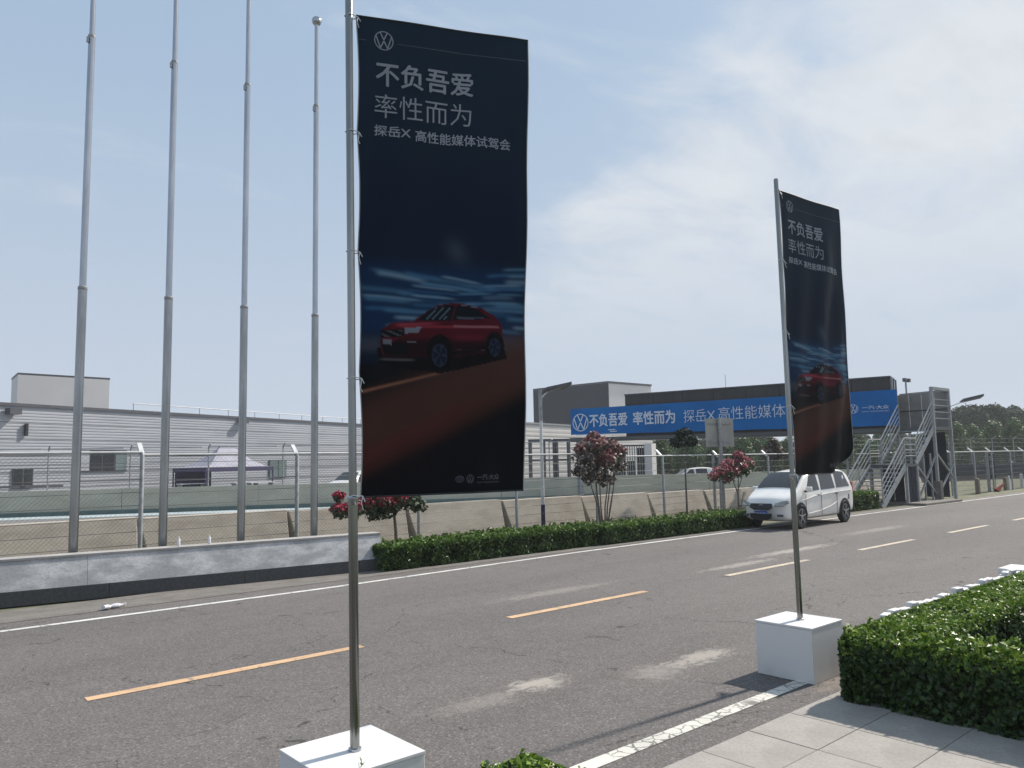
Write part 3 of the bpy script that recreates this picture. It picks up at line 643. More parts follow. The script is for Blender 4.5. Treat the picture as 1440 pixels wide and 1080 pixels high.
# two bottles on the coping, a flattened one in the gutter
bm_ = MB().lathe([(.001, 0), (.032, .002), (.033, .02), (.031, .06), (.033, .10), (.030, .135), (.013, .165), (.013, .178), (.015, .179), (.015, .195), (.001, .196)], 14)
for px, lb in ((251, 'left one of two clear water bottles standing on the white barrier'), (294, 'right one of two clear water bottles standing on the white barrier')):
    r = R@_ray(px, 771); tt = (13.15)/r[1]; x = r[0]*tt
    yb = wa[1]+(x-wa[0])*(wb[1]-wa[1])/(wb[0]-wa[0])+.36; x = r[0]/r[1]*yb
    t = thing('water_bottle', lb, 'bottle', (x, yb, .676)); t.scale = (.85, .85, .8); link('bottle_body', bm_.mesh('bottle_body', 'bottle', True), t)
    MB().lathe([(.016, .178), (.016, .198), (.001, .199)], 12).obj('cap', 'whitepaint', t)
t = thing('crushed_bottle', 'crushed clear plastic bottle lying in the gutter below the barrier', 'litter', (2.95, 12.22, .04), .25)
b = MB().lathe([(.001, -.13), (.05, -.125), (.055, -.06), (.03, -.03), (.05, .02), (.055, .07), (.03, .12), (.016, .15), (.016, .18), (.001, .181)], 12, 'y')
b.v = [(v[1]*1.0, v[0]*1.0, v[2]*.6) for v in b.v]; b.obj('bottle_body', 'bottle', t); MB().box((.185, 0, 0), (.02, .034, .034)).obj('cap', 'whitepaint', t)

# ------------------------------------------------------------------ flagpoles
def flagpole(x, lab):
    t = thing('flagpole', lab, 'flagpole', (x, 14.5, 0), 0, 'row of steel flagpoles behind the barrier')
    MB().tube([(0, 0, 0), (0, 0, 5.08)], .072, 20).obj('lower_section', 'dimmed', t, smooth=True)
    MB().tube([(0, 0, 5.08), (0, 0, 9.6)], .056, 20).obj('middle_section', 'steel', t, smooth=True)
    MB().tube([(0, 0, 9.6), (0, 0, 11.42)], .044, 20).obj('upper_section', 'steel', t, smooth=True)
    MB().lathe([(.0725, 5.03), (.0755, 5.035), (.0755, 5.085), (.057, 5.10)], 20).obj('joint_ring', 'galv', t, smooth=True)
    MB().lathe([(.057, 9.56), (.0595, 9.565), (.0595, 9.61), (.045, 9.625)], 20).obj('joint_ring', 'galv', t, smooth=True)
    MB().lathe([(.073, 0), (.16, .002), (.16, .02), (.10, .04), (.087, .06)], 20).obj('foot_flange', 'steel', t, smooth=True)
    MB().sphere((0, 0, 11.5), .105, 16).obj('finial', 'steel', t, smooth=True)
    MB().box((-.07, -.03, 9.5), (.035, .035, .10)).obj('rope_cleat', 'galv', t)
    return t
f0 = flagpole(2.88, 'leftmost of the four tall steel flagpoles behind the white barrier')
for x, lb in ((4.28, 'second from left of the four tall steel flagpoles'), (5.68, 'third from left of the four tall steel flagpoles'), (7.17, 'rightmost steel flagpole, its ball finial showing against the sky')):
    c = copy_tree(f0); c.location.x = x; c['label'] = lb

# ------------------------------------------------------------------ track fence: bent posts, rail, chain link and strands
def arm_dir(): return Vector((0, .26, .24))
def fence_post_mesh(h, r=.042):
    b = MB(); b.tube([(0, 0, 0), (0, 0, h-.24), (0, .05, h-.18)], r, 10); return b.mesh('fence_post', 'galv', True)
def arm_mesh(h): return MB().bar((0, .02, h-.22), (0, .26, h), .085, .05).mesh('bent_arm', 'whitepaint')
def net_mesh(w, h, pitch=.085, r=.0022):
    b = MB(); vs = []; fs = []
    k = int((w+h)/pitch)
    for i in range(k):
        for sgn in (1, -1):
            # diagonal strand clipped to the panel
            x0 = i*pitch-(h if sgn > 0 else 0); x1 = x0+h
            if sgn < 0: x0, x1 = i*pitch, i*pitch-h
            z0, z1 = 0, h; pts = []
            a, c = (x0, z0), (x1, z1)
            t0, t1 = 0, 1; dx = c[0]-a[0]
            for lim, s_ in ((0, 1), (w, -1)):
                tt = (lim-a[0])/dx
                if dx*s_ > 0: t0 = max(t0, tt)
                else: t1 = min(t1, tt)
            if t1-t0 < .02: continue
            A_ = (a[0]+dx*t0, 0, h*t0); B_ = (a[0]+dx*t1, 0, h*t1)
            n_ = len(vs); o_ = r*.85
            vs += [(A_[0], -o_, A_[2]+r), (A_[0], o_, A_[2]), (A_[0]+r, 0, A_[2]-r), (B_[0], -o_, B_[2]+r), (B_[0], o_, B_[2]), (B_[0]+r, 0, B_[2]-r)]
            fs += [(n_, n_+1, n_+4, n_+3), (n_+1, n_+2, n_+5, n_+4), (n_+2, n_, n_+3, n_+5)]
    return newmesh('chain_link', vs, fs, 'wire')
def wires_mesh(w, zs, r=.006):
    b = MB()
    for z in zs: b.tube([(0, 0, z), (w, 0, z)], r, 5, False)
    return b.mesh('strand_wires', 'wire')
def fence(pts, hs, label, rail='whitepaint'):
    t = thing('chain_link_fence', label, 'fence', (pts[0][0], pts[0][1], 0)); o0 = Vector((pts[0][0], pts[0][1], 0))
    cache = {}
    for i, (x, y) in enumerate(pts):
        h = hs[i]; k = round(h, 2)
        if k not in cache: cache[k] = (fence_post_mesh(k), arm_mesh(k))
        link('fence_post', cache[k][0], t, Vector((x, y, 0))-o0); link('bent_arm', cache[k][1], t, Vector((x, y, 0))-o0)
    for i in range(len(pts)-1):
        a, b_ = Vector((*pts[i], 0)), Vector((*pts[i+1], 0)); w = (b_-a).length; h = min(hs[i], hs[i+1])-.22; ang = math.atan2(b_.y-a.y, b_.x-a.x); key = ('n', round(w, 1), round(h, 1))
        if key not in cache:
            cache[key] = (net_mesh(w, h), wires_mesh(w, [h*q/9 for q in range(1, 10)]), MB().tube([(0, 0, h+.03), (w, 0, h+.03)], .02, 8).mesh('top_rail', rail, True))
        for nm, me in zip(('chain_link', 'strand_wires', 'top_rail'), cache[key]):
            o = link(nm, me, t, a-o0); o.rotation_euler = (0, 0, ang)
            if nm == 'chain_link': o['kind'] = 'stuff'
    return t
xs = [7.69+3.27*k for k in range(-5, 8)]
fence([(x, 16.4) for x in xs], [round(lerp(2.50, 2.22, min(max((x-4)/20, 0), 1)), 2) for x in xs], 'long chain link fence with bent white topped posts in front of the concrete blocks')
fence([(33.85, 16.4), (36.2, 15.4), (38.3, 13.75), (40.85, 13.6), (43.4, 13.65), (46.0, 13.6), (48.6, 13.7), (51.2, 13.8), (54, 13.9)], [2.2]*9, 'chain link fence with bent posts continuing beyond the stair tower', 'galv')

# row of jersey blocks behind the fence
def jersey(L_, h):
    b = MB(); prof = [(0, 0), (0, .06), (.20, h), (.44, h), (.64, .06), (.64, 0)]
    prism_along(b, (0, 0), (L_, 0), prof)
    # flared ends so the gap between neighbours leans
    n = len(prof); b.v = [(v[0]+(.20-.20*v[2]/h if i < n else -.0+.10*(1-v[2]/h)*-1*0), v[1], v[2]) for i, v in enumerate(b.v)]
    return b
names = ['first', 'second', 'third', 'fourth', 'fifth', 'sixth', 'seventh', 'eighth', 'ninth', 'tenth', 'eleventh', 'twelfth', 'thirteenth', 'fourteenth', 'fifteenth']
for k in range(-3, 12):
    x = 4.62+3.27*k; h = lerp(.99, .74, min(max((x-2)/25, 0), 1))
    o = jersey(3.22, h).obj('concrete_block', 'block', loc=(x, 17.05+random.uniform(-.03, .03), 0), bevel=.015); o.rotation_euler = (0, 0, random.uniform(-.006, .006))
    tag(o, 'dusty tan concrete barrier block behind the fence, %s from left in its row' % names[k+3], 'concrete block', 'concrete barrier blocks along the track')
    if k in (2, 3):
        for q in (1.05, 2.15): tag(MB().box((x+q, 17.0, .07), (.12, .06, .09)).obj('drain_slot', 'black'), 'dark drain slot low in a concrete block, %s' % (['left', 'right'][q > 2]+' one near the '+['crimson tree', 'lamp post'][k-2]), 'drain hole')

# weeds and dry grass on the verge
pts = []
for k in range(5200):
    x = rng.uniform(7.8, 34); y = rng.uniform(13.15, 17.0)
    if math.sin(x*1.3)*math.cos(y*2.1)+rng.normal(0, .5) < .1: continue
    h = rng.uniform(.02, .16)*(1.5 if y > 16 else 1)
    pts.append((x, y, h/2+.01))
pts = np.array(pts); o = link('verge_grass', leaf_mesh('verge_grass', pts, np.tile([0., -.6, .2], (len(pts), 1)), .07, 'grass', 2.4)); tag(o, 'dry weeds and thin grass on the verge behind the roadside hedge', 'grass', kind='stuff')

# ------------------------------------------------------------------ trees
def crown(centers, n, size, m, squash=.8, fill=.35, name='foliage', up=.4):
    """leaf clumps: each centre (x,y,z,r) is a ragged clump"""
    P_, N_ = [], []
    tot = sum(c[3]**2 for c in centers)
    for c in centers:
        k = int(n*c[3]**2/tot); d = rng.normal(0, 1, (k, 3)); d /= np.linalg.norm(d, axis=1)[:, None]
        rr = c[3]*(1-fill*rng.uniform(0, 1, (k, 1))**1.6)*(1+.16*lump(d*3+np.array(c[:3]), 2.3, c[0])[:, None]); p = np.array(c[:3])+d*rr*np.array([1, 1, squash])
        P_.append(p); N_.append(d)
    return leaf_mesh(name, np.concatenate(P_), np.concatenate(N_)+np.array([0, 0, up]), size, m)
def crape(name, x, y, stems, blobs, leafm, bloomm, label, nleaf=1500, nbloom=900, ls=.06, bs=.055, frac=.5, cat='tree'):
    t = thing(name, label, cat, (x, y, 0)); b = MB()
    for s_ in stems: b.tube(s_[0], s_[1], 7)
    b.obj('trunk', 'bark', t)
    o = link('foliage', crown([(c[0], c[1], c[2], c[3]) for c in blobs], nleaf, ls, leafm, .8, .8), t); o['kind'] = 'stuff'
    fl = [(c[0], c[1], c[2]+c[3]*.25, c[3]*.92) for c in blobs if c[4]]
    o = link('blossom', crown(fl, nbloom, bs, bloomm, .7, .5, 'blossom'), t); o['kind'] = 'stuff'
    return t
# red crape tree partly behind the big banner
crape('crape_myrtle', 9.55, 15.2, [([(0, 0, 0), (-.02, 0, .45), (-.06, 0, .85), (-.25, 0, 1.15)], [.045, .036, .032, .018]), ([(-.05, 0, .8), (.15, .0, 1.05), (.32, 0, 1.25)], [.026, .02, .01]), ([(-.1, 0, .9), (-.5, .05, 1.02), (-.9, .05, 1.1)], [.022, .016, .008])],
    [(-.35, 0, 1.12, .34, 1), (-.02, 0, 1.16, .32, 1), (.35, 0, 1.12, .30, 0), (-.75, .05, 1.08, .28, 1), (-1.15, 0, .98, .24, 1), (-1.4, .1, 1.28, .15, 1), (-1.45, 0, .98, .2, 1), (.6, 0, 1.0, .2, 0), (-.3, 0, .90, .22, 0), (-.6, 0, .86, .18, 0)],
    'leaf_crape', 'bloom', 'small tree with crimson blossom behind the foot of the large banner', 2100, 1900, .062, .048)
# plum coloured multi stem tree
st = []
for i in range(6):
    a = i*1.05; bx_ = .12*math.cos(a); by_ = .12*math.sin(a); tx = .42*math.cos(a)+random.uniform(-.1, .1)
    st.append(([(bx_, by_, 0), (bx_*1.6+random.uniform(-.05, .05), by_*1.5, .55), (tx*.7, by_*2.5, 1.15), (tx, by_*3, 1.9)], [.026, .022, .016, .006]))
st.append(([(.1, 0, 0), (.32, 0, .45), (.42, 0, .8)], [.012, .009, .004]))
crape('plum_tree', 17.35, 16.0, st, [(-.45, 0, 1.55, .40, 0), (.05, 0, 1.95, .44, 1), (-.75, .05, 2.0, .34, 0), (-.30, 0, 2.40, .40, 1), (.38, 0, 2.30, .36, 1), (.70, 0, 1.80, .28, 0), (.15, 0, 1.40, .28, 0), (-1.0, 0, 1.65, .24, 0), (.85, 0, 2.22, .22, 1), (-.3, 0, 2.68, .2, 1), (-.95, 0, 2.3, .18, 1)],
    'leaf_purple', 'bloom_dull', 'multi stemmed dark plum tree with dusky flowers right of the lamp post', 1750, 900, .085, .075)
# pink crape tree beside the sign pole
st = [([(0, 0, 0), (.02, 0, .5), (.0, 0, .72), (-.22, 0, 1.1), (-.30, 0, 1.35)], [.035, .03, .028, .016, .01]), ([(.0, 0, .68), (.06, 0, 1.0), (.10, 0, 1.4)], [.024, .018, .01]), ([(.03, 0, .85), (.25, 0, 1.15), (.38, 0, 1.4)], [.02, .014, .008]), ([(.1, 0, 0), (.35, .05, .5), (.45, .05, .75)], [.012, .009, .004])]
crape('crape_myrtle', 23.9, 15.6, st, [(-.30, 0, 1.42, .34, 1), (-.75, 0, 1.50, .30, 1), (-1.12, 0, 1.40, .28, 1), (-1.42, 0, 1.32, .2, 1), (.12, 0, 1.62, .38, 1), (.45, 0, 1.78, .30, 1), (.80, 0, 1.72, .24, 1), (.15, 0, 2.0, .24, 1), (-.55, 0, 1.72, .24, 1), (-.6, 0, 1.18, .16, 1), (.5, 0, 1.48, .24, 0)],
    'leaf_crape', 'bloom_pink', 'spreading pink red flowering tree behind the blank sign pole', 1200, 1600, .07, .06)
# tree shape standing in for a dark mark over the long blue banner
x, y = P(963, 27); t = thing('dark_tree_shape', 'small dark feathery tree shape standing in for a mark over the long blue banner', 'tree', (x, y, 0))
MB().tube([(0, 0, 0), (0, 0, 2.2)], [.04, .02], 7).obj('trunk', 'bark', t)
o = link('foliage', crown([(0, 0, 2.65, .33), (-.35, 0, 2.55, .28), (.38, 0, 2.6, .28), (.1, 0, 2.9, .2), (-.2, 0, 2.85, .18)], 1500, .07, 'leaf_con', .75, .8), t); o['kind'] = 'stuff'
x, y = P(1088, 31); t = thing('autumn_tree', 'small brownish tree showing left of the smaller banner pole', 'tree', (x, y, 0))
MB().tube([(0, 0, 0), (0, 0, 1.9)], [.04, .02], 7).obj('trunk', 'bark', t)
o = link('foliage', crown([(0, 0, 2.25, .36), (-.3, 0, 2.05, .28), (.28, 0, 2.1, .3), (.05, 0, 2.55, .22)], 1300, .085, 'leaf_purple', .85, .8), t); o['kind'] = 'stuff'

# tree belts: three crown shapes, each with its own trunk
def tree_proto(kind):
    t = thing('park_tree', 'x', 'tree'); h = [5.2, 4.6, 8.6][kind]
    if kind == 0: bl = [(0, 0, 1.6, 1.35), (0, 0, 2.6, 1.35), (.1, 0, 3.6, 1.0), (0, .1, 4.4, .65), (-.4, .2, 2.0, 1.1), (.5, -.2, 2.2, 1.1)]
    elif kind == 1: bl = [(-.8, 0, 2.2, 1.0), (.8, .2, 2.3, 1.0), (0, -.3, 3.1, 1.1), (.3, .3, 3.8, .8), (-.5, .1, 3.4, .7), (0, 0, 1.6, 1.1)]
    else: bl = [(random.uniform(-2, 2), random.uniform(-1.5, 1.5), random.uniform(3, 7.4), random.uniform(.9, 1.5)) for _ in range(14)]
    MB().tube([(0, 0, 0), (.05, 0, h*.35), (0, 0, h*.8)], [h*.03, h*.02, h*.006], 8).obj('trunk', 'bark', t)
    b = MB()
    for i in range(7):
        a = i*2.4; z = h*(.25+.07*i); b.tube([(0, 0, z), (math.cos(a)*h*.16, math.sin(a)*h*.16, z+h*.14)], [h*.010, h*.003], 5)
    b.obj('limbs', 'bark', t)
    o = link('foliage', crown(bl, [3400, 3000, 5200][kind], [.17, .17, .30][kind], ['leaf_tree', 'leaf_tree', 'leaf_wood'][kind], .95, .6), t); o['kind'] = 'stuff'
    return t
protos = [tree_proto(k) for k in range(3)]; used = [False]*3
def tree_at(px, D, k, s, label, group, sz=None):
    t = protos[k] if not used[k] else copy_tree(protos[k]); used[k] = True
    x, y = P(px, D); t.location = (x, y, 0); t.rotation_euler = (0, 0, random.uniform(0, 6.28)); t.scale = (s, s, sz or s); t['label'] = label; t['group'] = group
nth = lambda i: names[i]
R1 = [(1348, 76, 1.02), (1371, 78, .98), (1399, 80, 1.08), (1430, 79, 1.1), (1456, 80, 1.05), (1484, 82, 1.1)]
for i, (px, D, s) in enumerate(R1):
    tree_at(px, D, 0, s, 'rounded green tree in the front row beyond the track, %s right of the lamp' % nth(i), 'front row of rounded trees beyond the track')
for i, px in enumerate([1338, 1356, 1374, 1392, 1410, 1428, 1446, 1466, 1490]):
    tree_at(px, 112+random.uniform(-8, 8), 2, .93+random.uniform(-.07, .12), 'hazy tall skyline tree behind the front row, %s right of the stair tower' % nth(i), 'tall hazy trees on the skyline')
for i, (px, D) in enumerate([(930, 66), (946, 70), (968, 64), (985, 72), (1004, 66), (1022, 70), (1044, 64), (1063, 72), (1082, 68), (1104, 70)]):
    tree_at(px, D, i % 2, .80+random.uniform(-.1, .12), 'green tree under the bridge left of the smaller banner, %s from left' % nth(i), 'trees seen under the bridge')
for i, (px, D) in enumerate([(1186, 62), (1204, 66), (1222, 60), (1240, 66), (1262, 70), (1284, 68), (1306, 72), (1326, 74)]):
    tree_at(px, D, (i+1) % 2, .80+random.uniform(-.1, .12), 'green tree behind the stairs right of the smaller banner, %s from left' % nth(i), 'trees seen under the bridge')
for i, px in enumerate([940, 965, 992, 1018, 1046, 1075, 1190, 1215, 1240, 1265, 1290, 1315]):
    tree_at(px, 125, 2, .66+random.uniform(-.05, .05), 'distant hazy tree low behind the bridge, %s from the left' % nth(i), 'distant trees behind the bridge')

# ------------------------------------------------------------------ street lamps, sign, small posts
def lamp(x, y, ztop, label, arm, dirv):
    t = thing('solar_street_lamp', label, 'street lamp', (x, y, 0)); d = Vector((dirv[0], dirv[1], 0)).normalized()
    MB().tube([(0, 0, 0), (0, 0, .72)], .062, 14).obj('painted_base', 'blue2', t, smooth=True)
    MB().tube([(0, 0, .70), (0, 0, ztop-.9)], [.052, .045], 14).obj('pole', 'whitepaint', t, smooth=True)
    MB().tube([(0, 0, ztop-.92), (0, 0, ztop)], .056, 14).obj('battery_sleeve', 'galv', t, smooth=True)
    a = Vector((0, 0, ztop-.28)); e = a+d*arm+Vector((0, 0, .26)); MB().tube([a, a+d*arm*.5+Vector((0, 0, .14)), e], .024, 8).obj('arm', 'whitepaint', t, smooth=True)
    b = MB(); w = Vector((-d.y, d.x, 0))*.15-Vector((0, 0, .05)); f_ = e-d*.16; g2 = e+d*.78+Vector((0, 0, .20)); up = Vector((0, 0, .045))
    b.add([f_-w-up, f_+w-up, g2+w-up, g2-w-up, f_-w+up, f_+w+up, g2+w+up, g2-w+up], [(0, 1, 2, 3), (7, 6, 5, 4), (0, 4, 5, 1), (1, 5, 6, 2), (2, 6, 7, 3), (3, 7, 4, 0)]); hd = b.obj('panel_head', 'trim', t)
    MB().bar(f_-w*.6-up*1.4+d*.1, f_-w*.6-up*1.4+d*.55+Vector((0, 0, .13)), .05, .02).obj('led_strip', 'lamp_glass', hd)
    MB().box((0, 0, .012), (.24, .24, .024)).obj('foot_plate', 'galv', t)
camright = Vector((R[0][0], R[1][0], 0)).normalized()
lamp(15.42, 16.6, 4.08, 'white solar street lamp with dark blue base between the two banners', .30, camright+Vector((.5, .5, 0)))
lamp(37.24, 13.25, 4.3, 'distant solar street lamp just right of the stair tower', .75, camright)

t = thing('blank_sign', 'back of a rectangular grey sign on a pole above the pink flowering tree', 'sign', (23.85, 16.15, 0))
sa = math.radians(-50)
MB().tube([(0, 0, 0), (-.06, 0, 3.42)], .062, 12).obj('sign_pole', 'galv', t, smooth=True)
b = MB(); b.box((0, .085, 2.88), (1.10, .03, 1.02), 0); o = b.obj('panel', 'signback', t); o.rotation_euler = (0, 0, sa*.55)
for z in (2.55, 3.2):
    o = MB().box((0, .055, z), (.9, .03, .05)).obj('rear_rail', 'galv', t); o.rotation_euler = (0, 0, sa*.55)
o = MB().tube([(0, 0, 0), (0, 0, 2.1)], .05, 10).obj('stub_post', 'galv', loc=(23.45, 16.25, 0)); tag(o, 'plain grey post standing close to the left of the sign pole', 'post')

# posts, board and cone beyond the tower
for px, D, hgt, w, mm, lb, cat in ((1371, 36.5, .72, .17, 'stake', 'short weathered post at the road edge right of the far lamp', 'post'), (1410, 39.6, .66, .16, 'stake', 'brownish short post right of the black notice board', 'post'), (1415, 39.8, .72, .09, 'whitepaint', 'thin white post beside the brownish short post', 'post'), (1433, 43, .72, .12, 'whitepaint', 'white marker post near the right edge of the road', 'post'), (1387, 38.5, 1.95, .11, 'galv', 'tall pale post carrying nothing left of the black notice board', 'post')):
    x, y = P(px, D); b = MB(); b.box((0, 0, hgt/2), (w, w, hgt)); b.add([(-w/2, -w/2, hgt), (w/2, -w/2, hgt), (w/2, w/2, hgt), (-w/2, w/2, hgt), (0, 0, hgt+w*.35)], [(0, 1, 4), (1, 2, 4), (2, 3, 4), (3, 0, 4)])
    o = b.obj('roadside_post', mm, loc=(x, y, 0)); tag(o, lb, cat)
x, y = P(1393, 39); t = thing('notice_board', 'narrow upright black board with white marks beyond the stairs', 'sign', (x, y, 0), math.radians(-52))
MB().box((0, 0, 1.25), (.30, .05, 1.25)).obj('board', 'black', t)
for sx in (-.12, .12): MB().box((sx, .03, .31), (.03, .03, .62)).obj('board_leg', 'galv', t)
for z, w in ((1.72, .16), (1.62, .20), (1.38, .12), (1.28, .16), (1.22, .16), (1.0, .10), (.92, .10)): MB().box((0, -.028, z), (w, .004, .035)).obj('print_mark', 'print_white', t)
x, y = P(1397, 38.4); t = thing('fallen_traffic_cone', 'faded red cone tipped against the foot of the black notice board', 'traffic cone', (x, y, 0))
b = MB().lathe([(.20, 0), (.19, .03), (.13, .04), (.03, .52), (.02, .53)], 12); o = b.obj('cone_body', 'red', t); o.rotation_euler = (.55, .6, 0); o.location = (0, 0, .05)

# ------------------------------------------------------------------ vehicles
def car_loft(st, nsub=1):
    """st rows: x, z_bottom, z_belt, z_top, half width bottom, belt, top"""
    b = MB(); n = 0; rows = []
    for (x, zb, zm, zt, wb, wm, wt) in st:
        zm = min(zm, zt-.02); half = [(wb*.82, zb), (wb, zb+.07), (lerp(wb, wm, .7), lerp(zb, zm, .45)), (wm, lerp(zb, zm, .86)), (wm-.012, zm), (lerp(wm, wt, .80), lerp(zm, zt, .74)), (wt-.02, lerp(zm, zt, .93)), (wt-.14, zt), (wt*.35, zt+.022)]
        rows.append([(x, -a, z) for a, z in half]+[(x, a, z) for a, z in reversed(half)])
    k = len(rows[0]); vs = [p for r in rows for p in r]; fs = []
    for i in range(len(rows)-1):
        for j in range(k): j2 = (j+1) % k; fs.append((i*k+j, i*k+j2, (i+1)*k+j2, (i+1)*k+j))
    fs.append(tuple(range(k))); fs.append(tuple((len(rows)-1)*k+j for j in reversed(range(k))))
    return b.add(vs, fs)
def interp(st, x):
    for a, b_ in zip(st[:-1], st[1:]):
        if a[0] <= x <= b_[0]:
            t = (x-a[0])/(b_[0]-a[0]); return [lerp(p, q, t) for p, q in zip(a, b_)]
    return st[-1]
def wheel(t, x, side, w, r=.31, nm='wheel'):
    wh = bpy.data.objects.new('wheel', MB().lathe([(r*.66, -.09), (r*.9, -.10), (r, -.07), (r, .07), (r*.9, .10), (r*.66, .09), (r*.66, -.09)], 28, 'y').mesh('wheel', 'rubber', True)); C.objects.link(wh); wh.parent = t
    wh.location = (x, side*w, r)
    MB().lathe([(r*.67, -.085), (r*.62, -.088), (r*.60, -.04), (.001, -.03)], 24, 'y').obj('rim', 'alloy', wh, smooth=True) if side < 0 else MB().lathe([(r*.67, .085), (r*.62, .088), (r*.60, .04), (.001, .03)], 24, 'y').obj('rim', 'alloy', wh, smooth=True)
    b = MB()
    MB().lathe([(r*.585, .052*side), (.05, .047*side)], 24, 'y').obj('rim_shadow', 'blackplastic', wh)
    for i in range(5):
        a = i*2*PI/5+.3; b.bar((.03*math.cos(a), side*.075, .03*math.sin(a)), (r*.63*math.cos(a), side*.078, r*.63*math.sin(a)), .055, .028)
    b.lathe([(.055, side*.06), (.05, side*.095), (.001, side*.097)], 14, 'y'); b.obj('spokes', 'alloy', wh)
def car(label, cat, loc, rz, st, paint_m, win_x, front_x, wheels, name='parked_car', track=.70, detail=True, group=None):
    t = thing(name, label, cat, loc, rz, group)
    me = car_loft(st).mesh('body', paint_m, True)
    bo = link('body', me, t); me.set_sharp_from_angle(angle=math.radians(28))
    ss = bo.modifiers.new('s', 'SUBSURF'); ss.levels = 1; ss.render_levels = 2
    # side windows
    for side in (-1, 1):
        for (xa, xb, za, zb_, cut0, cut1) in win_x:
            def sp(x, f):
                q = interp(st, x); zm = min(q[2], q[3]-.02); zz_ = lerp(zm, q[3], f); ww = lerp(q[5]-.012, lerp(q[5], q[6], .80), min(f/.74, 1)) if f < .74 else lerp(lerp(q[5], q[6], .8), q[6]-.02, (f-.74)/.19)
                return (x, side*(ww+.008), zz_)
            b = MB(); pts = [sp(xa, za), sp(lerp(xa, xb, .5), za), sp(xb, za), sp(xb-cut1, zb_), sp(lerp(xa+cut0, xb-cut1, .5), zb_), sp(xa+cut0, zb_)]
            b.add(pts, [(0, 1, 4, 5), (1, 2, 3, 4)]); o = b.obj('side_window', 'glass', t)
            so_ = o.modifiers.new('t', 'SOLIDIFY'); so_.thickness = .008
    # windscreen and rear window follow the lofted slope
    for (xa, xb, ga, gb) in front_x:
        qa, qb = interp(st, xa), interp(st, xb); dx = -.014 if xb > xa else .014
        def row(x, q, w): return [(x+dx, -w, q[3]+.004), (x+dx, -w*.4, q[3]+.03), (x+dx, w*.4, q[3]+.03), (x+dx, w, q[3]+.004)]
        xm = (xa+xb)/2; qm = interp(st, xm); vs = row(xa, qa, ga)+row(xm, qm, (ga+gb)/2)+row(xb, qb, gb)
        MB().add(vs, [(r*4+c, r*4+c+1, r*4+c+5, r*4+c+4) for r in range(2) for c in range(3)]).obj('windscreen', 'glass', t, smooth=True)
    for x in wheels:
        for side in (-1, 1):
            wheel(t, x, side, track)
            q = interp(st, x); b = MB(); ww = lerp(q[4], q[5], .5); r = .375
            pts = [(x+r*math.cos(a), side*(ww+.006), .30+r*math.sin(a)) for a in [PI*i/14 for i in range(15)]]
            b.add(pts+[(x, side*(ww+.006), .24)], [(i, i+1, 15) for i in range(14)]+[(14, 0, 15)]); o = b.obj('wheel_arch', 'blackplastic', t)
    return t
van_st = [(.8-(.8-a[0])*.84 if a[0] < .8 else a[0], *a[1:]) for a in [(-.02, .34, .52, .60, .50, .56, .50), (.05, .24, .62, .72, .70, .70, .60), (.16, .20, .70, .80, .78, .77, .68), (.42, .19, .78, .875, .82, .82, .74), (.66, .19, .84, .95, .83, .835, .78), (.80, .19, .86, 1.01, .83, .84, .78), (1.15, .19, .89, 1.25, .83, .84, .73), (1.50, .19, .90, 1.42, .83, .84, .70), (2.1, .19, .92, 1.495, .83, .84, .69), (2.9, .19, .94, 1.515, .83, .84, .69), (3.6, .20, .96, 1.495, .83, .84, .68), (3.98, .22, .97, 1.44, .82, .83, .66), (4.16, .26, .98, 1.30, .80, .81, .66), (4.24, .32, .9, 1.06, .76, .78, .66)]]
v = car('dusty white minivan parked at the far road edge behind the smaller banner', 'van', (18.72, 11.72, 0), math.radians(2.2), van_st, 'carwhite',
    [(1.16, 1.98, .08, .84, .40, .02), (2.08, 2.96, .06, .86, .03, .03), (3.06, 3.95, .06, .86, .03, .18)], [(.83, 1.49, .70, .60), (4.19, 4.02, .60, .55)], (.80, 3.52), 'minivan', .775)
v.scale = (1, .84, 1.055); v.location = (18.92, 11.61, 0)
def on_side(x, z, side=-1, off=.012):
    q = interp(van_st, x); f = (z-q[1])/(q[2]-q[1]); w = lerp(q[4], q[5], min(1, f)); return (x, side*(w+off), z)
# door seams, mouldings, handles
b = MB()
for x in (1.10, 2.03, 3.02): b.bar(on_side(x, .30), on_side(x, .88), .012, .008)
b.bar(on_side(1.25, .27), on_side(3.05, .27), .012, .008); b.obj('door_seam', 'trim', v)
b = MB(); b.tube([on_side(x, z, -1, .010) for x, z in ((.75, .70), (1.1, .74), (1.6, .80), (2.4, .84), (3.2, .87), (4.0, .88))], .014, 6); b.obj('shoulder_crease', 'carwhite', v)
b = MB(); b.tube([on_side(x, z, -1, .006) for x, z in ((1.25, .36), (1.9, .40), (2.6, .49), (3.05, .60))], .012, 6); b.obj('door_crease', 'carwhite', v)
for x in (1.88, 3.0): 
    p = on_side(x, .83, -1, .02); MB().box(p, (.16, .03, .035)).obj('door_handle', 'galv' if x < 2 else 'trim', v, bevel=.006)
p = on_side(3.82, .70, -1, .012); MB().box(p, (.035, .02, .14)).obj('fuel_flap', 'trim', v)
for side in (-1, 1):
    b = MB(); b.box((1.12, side*.96, 1.0), (.12, .20, .13)); mo = b.obj('door_mirror', 'carwhite', v, bevel=.03); MB().box((1.09, side*.86, .95), (.06, .08, .05)).obj('mirror_arm', 'blackplastic', mo)
b = MB(); b.add([(.085, -.36, .66), (.085, .36, .66), (.035, .40, .56), (.03, .25, .50), (.03, -.25, .50), (.035, -.40, .56)], [tuple(range(6))]); b.v = [(x-.075-.03*(1-abs(y)), y, z) for x, y, z in b.v]; o = b.obj('grille', 'blackplastic', v); o.modifiers.new('t', 'SOLIDIFY').thickness = .03
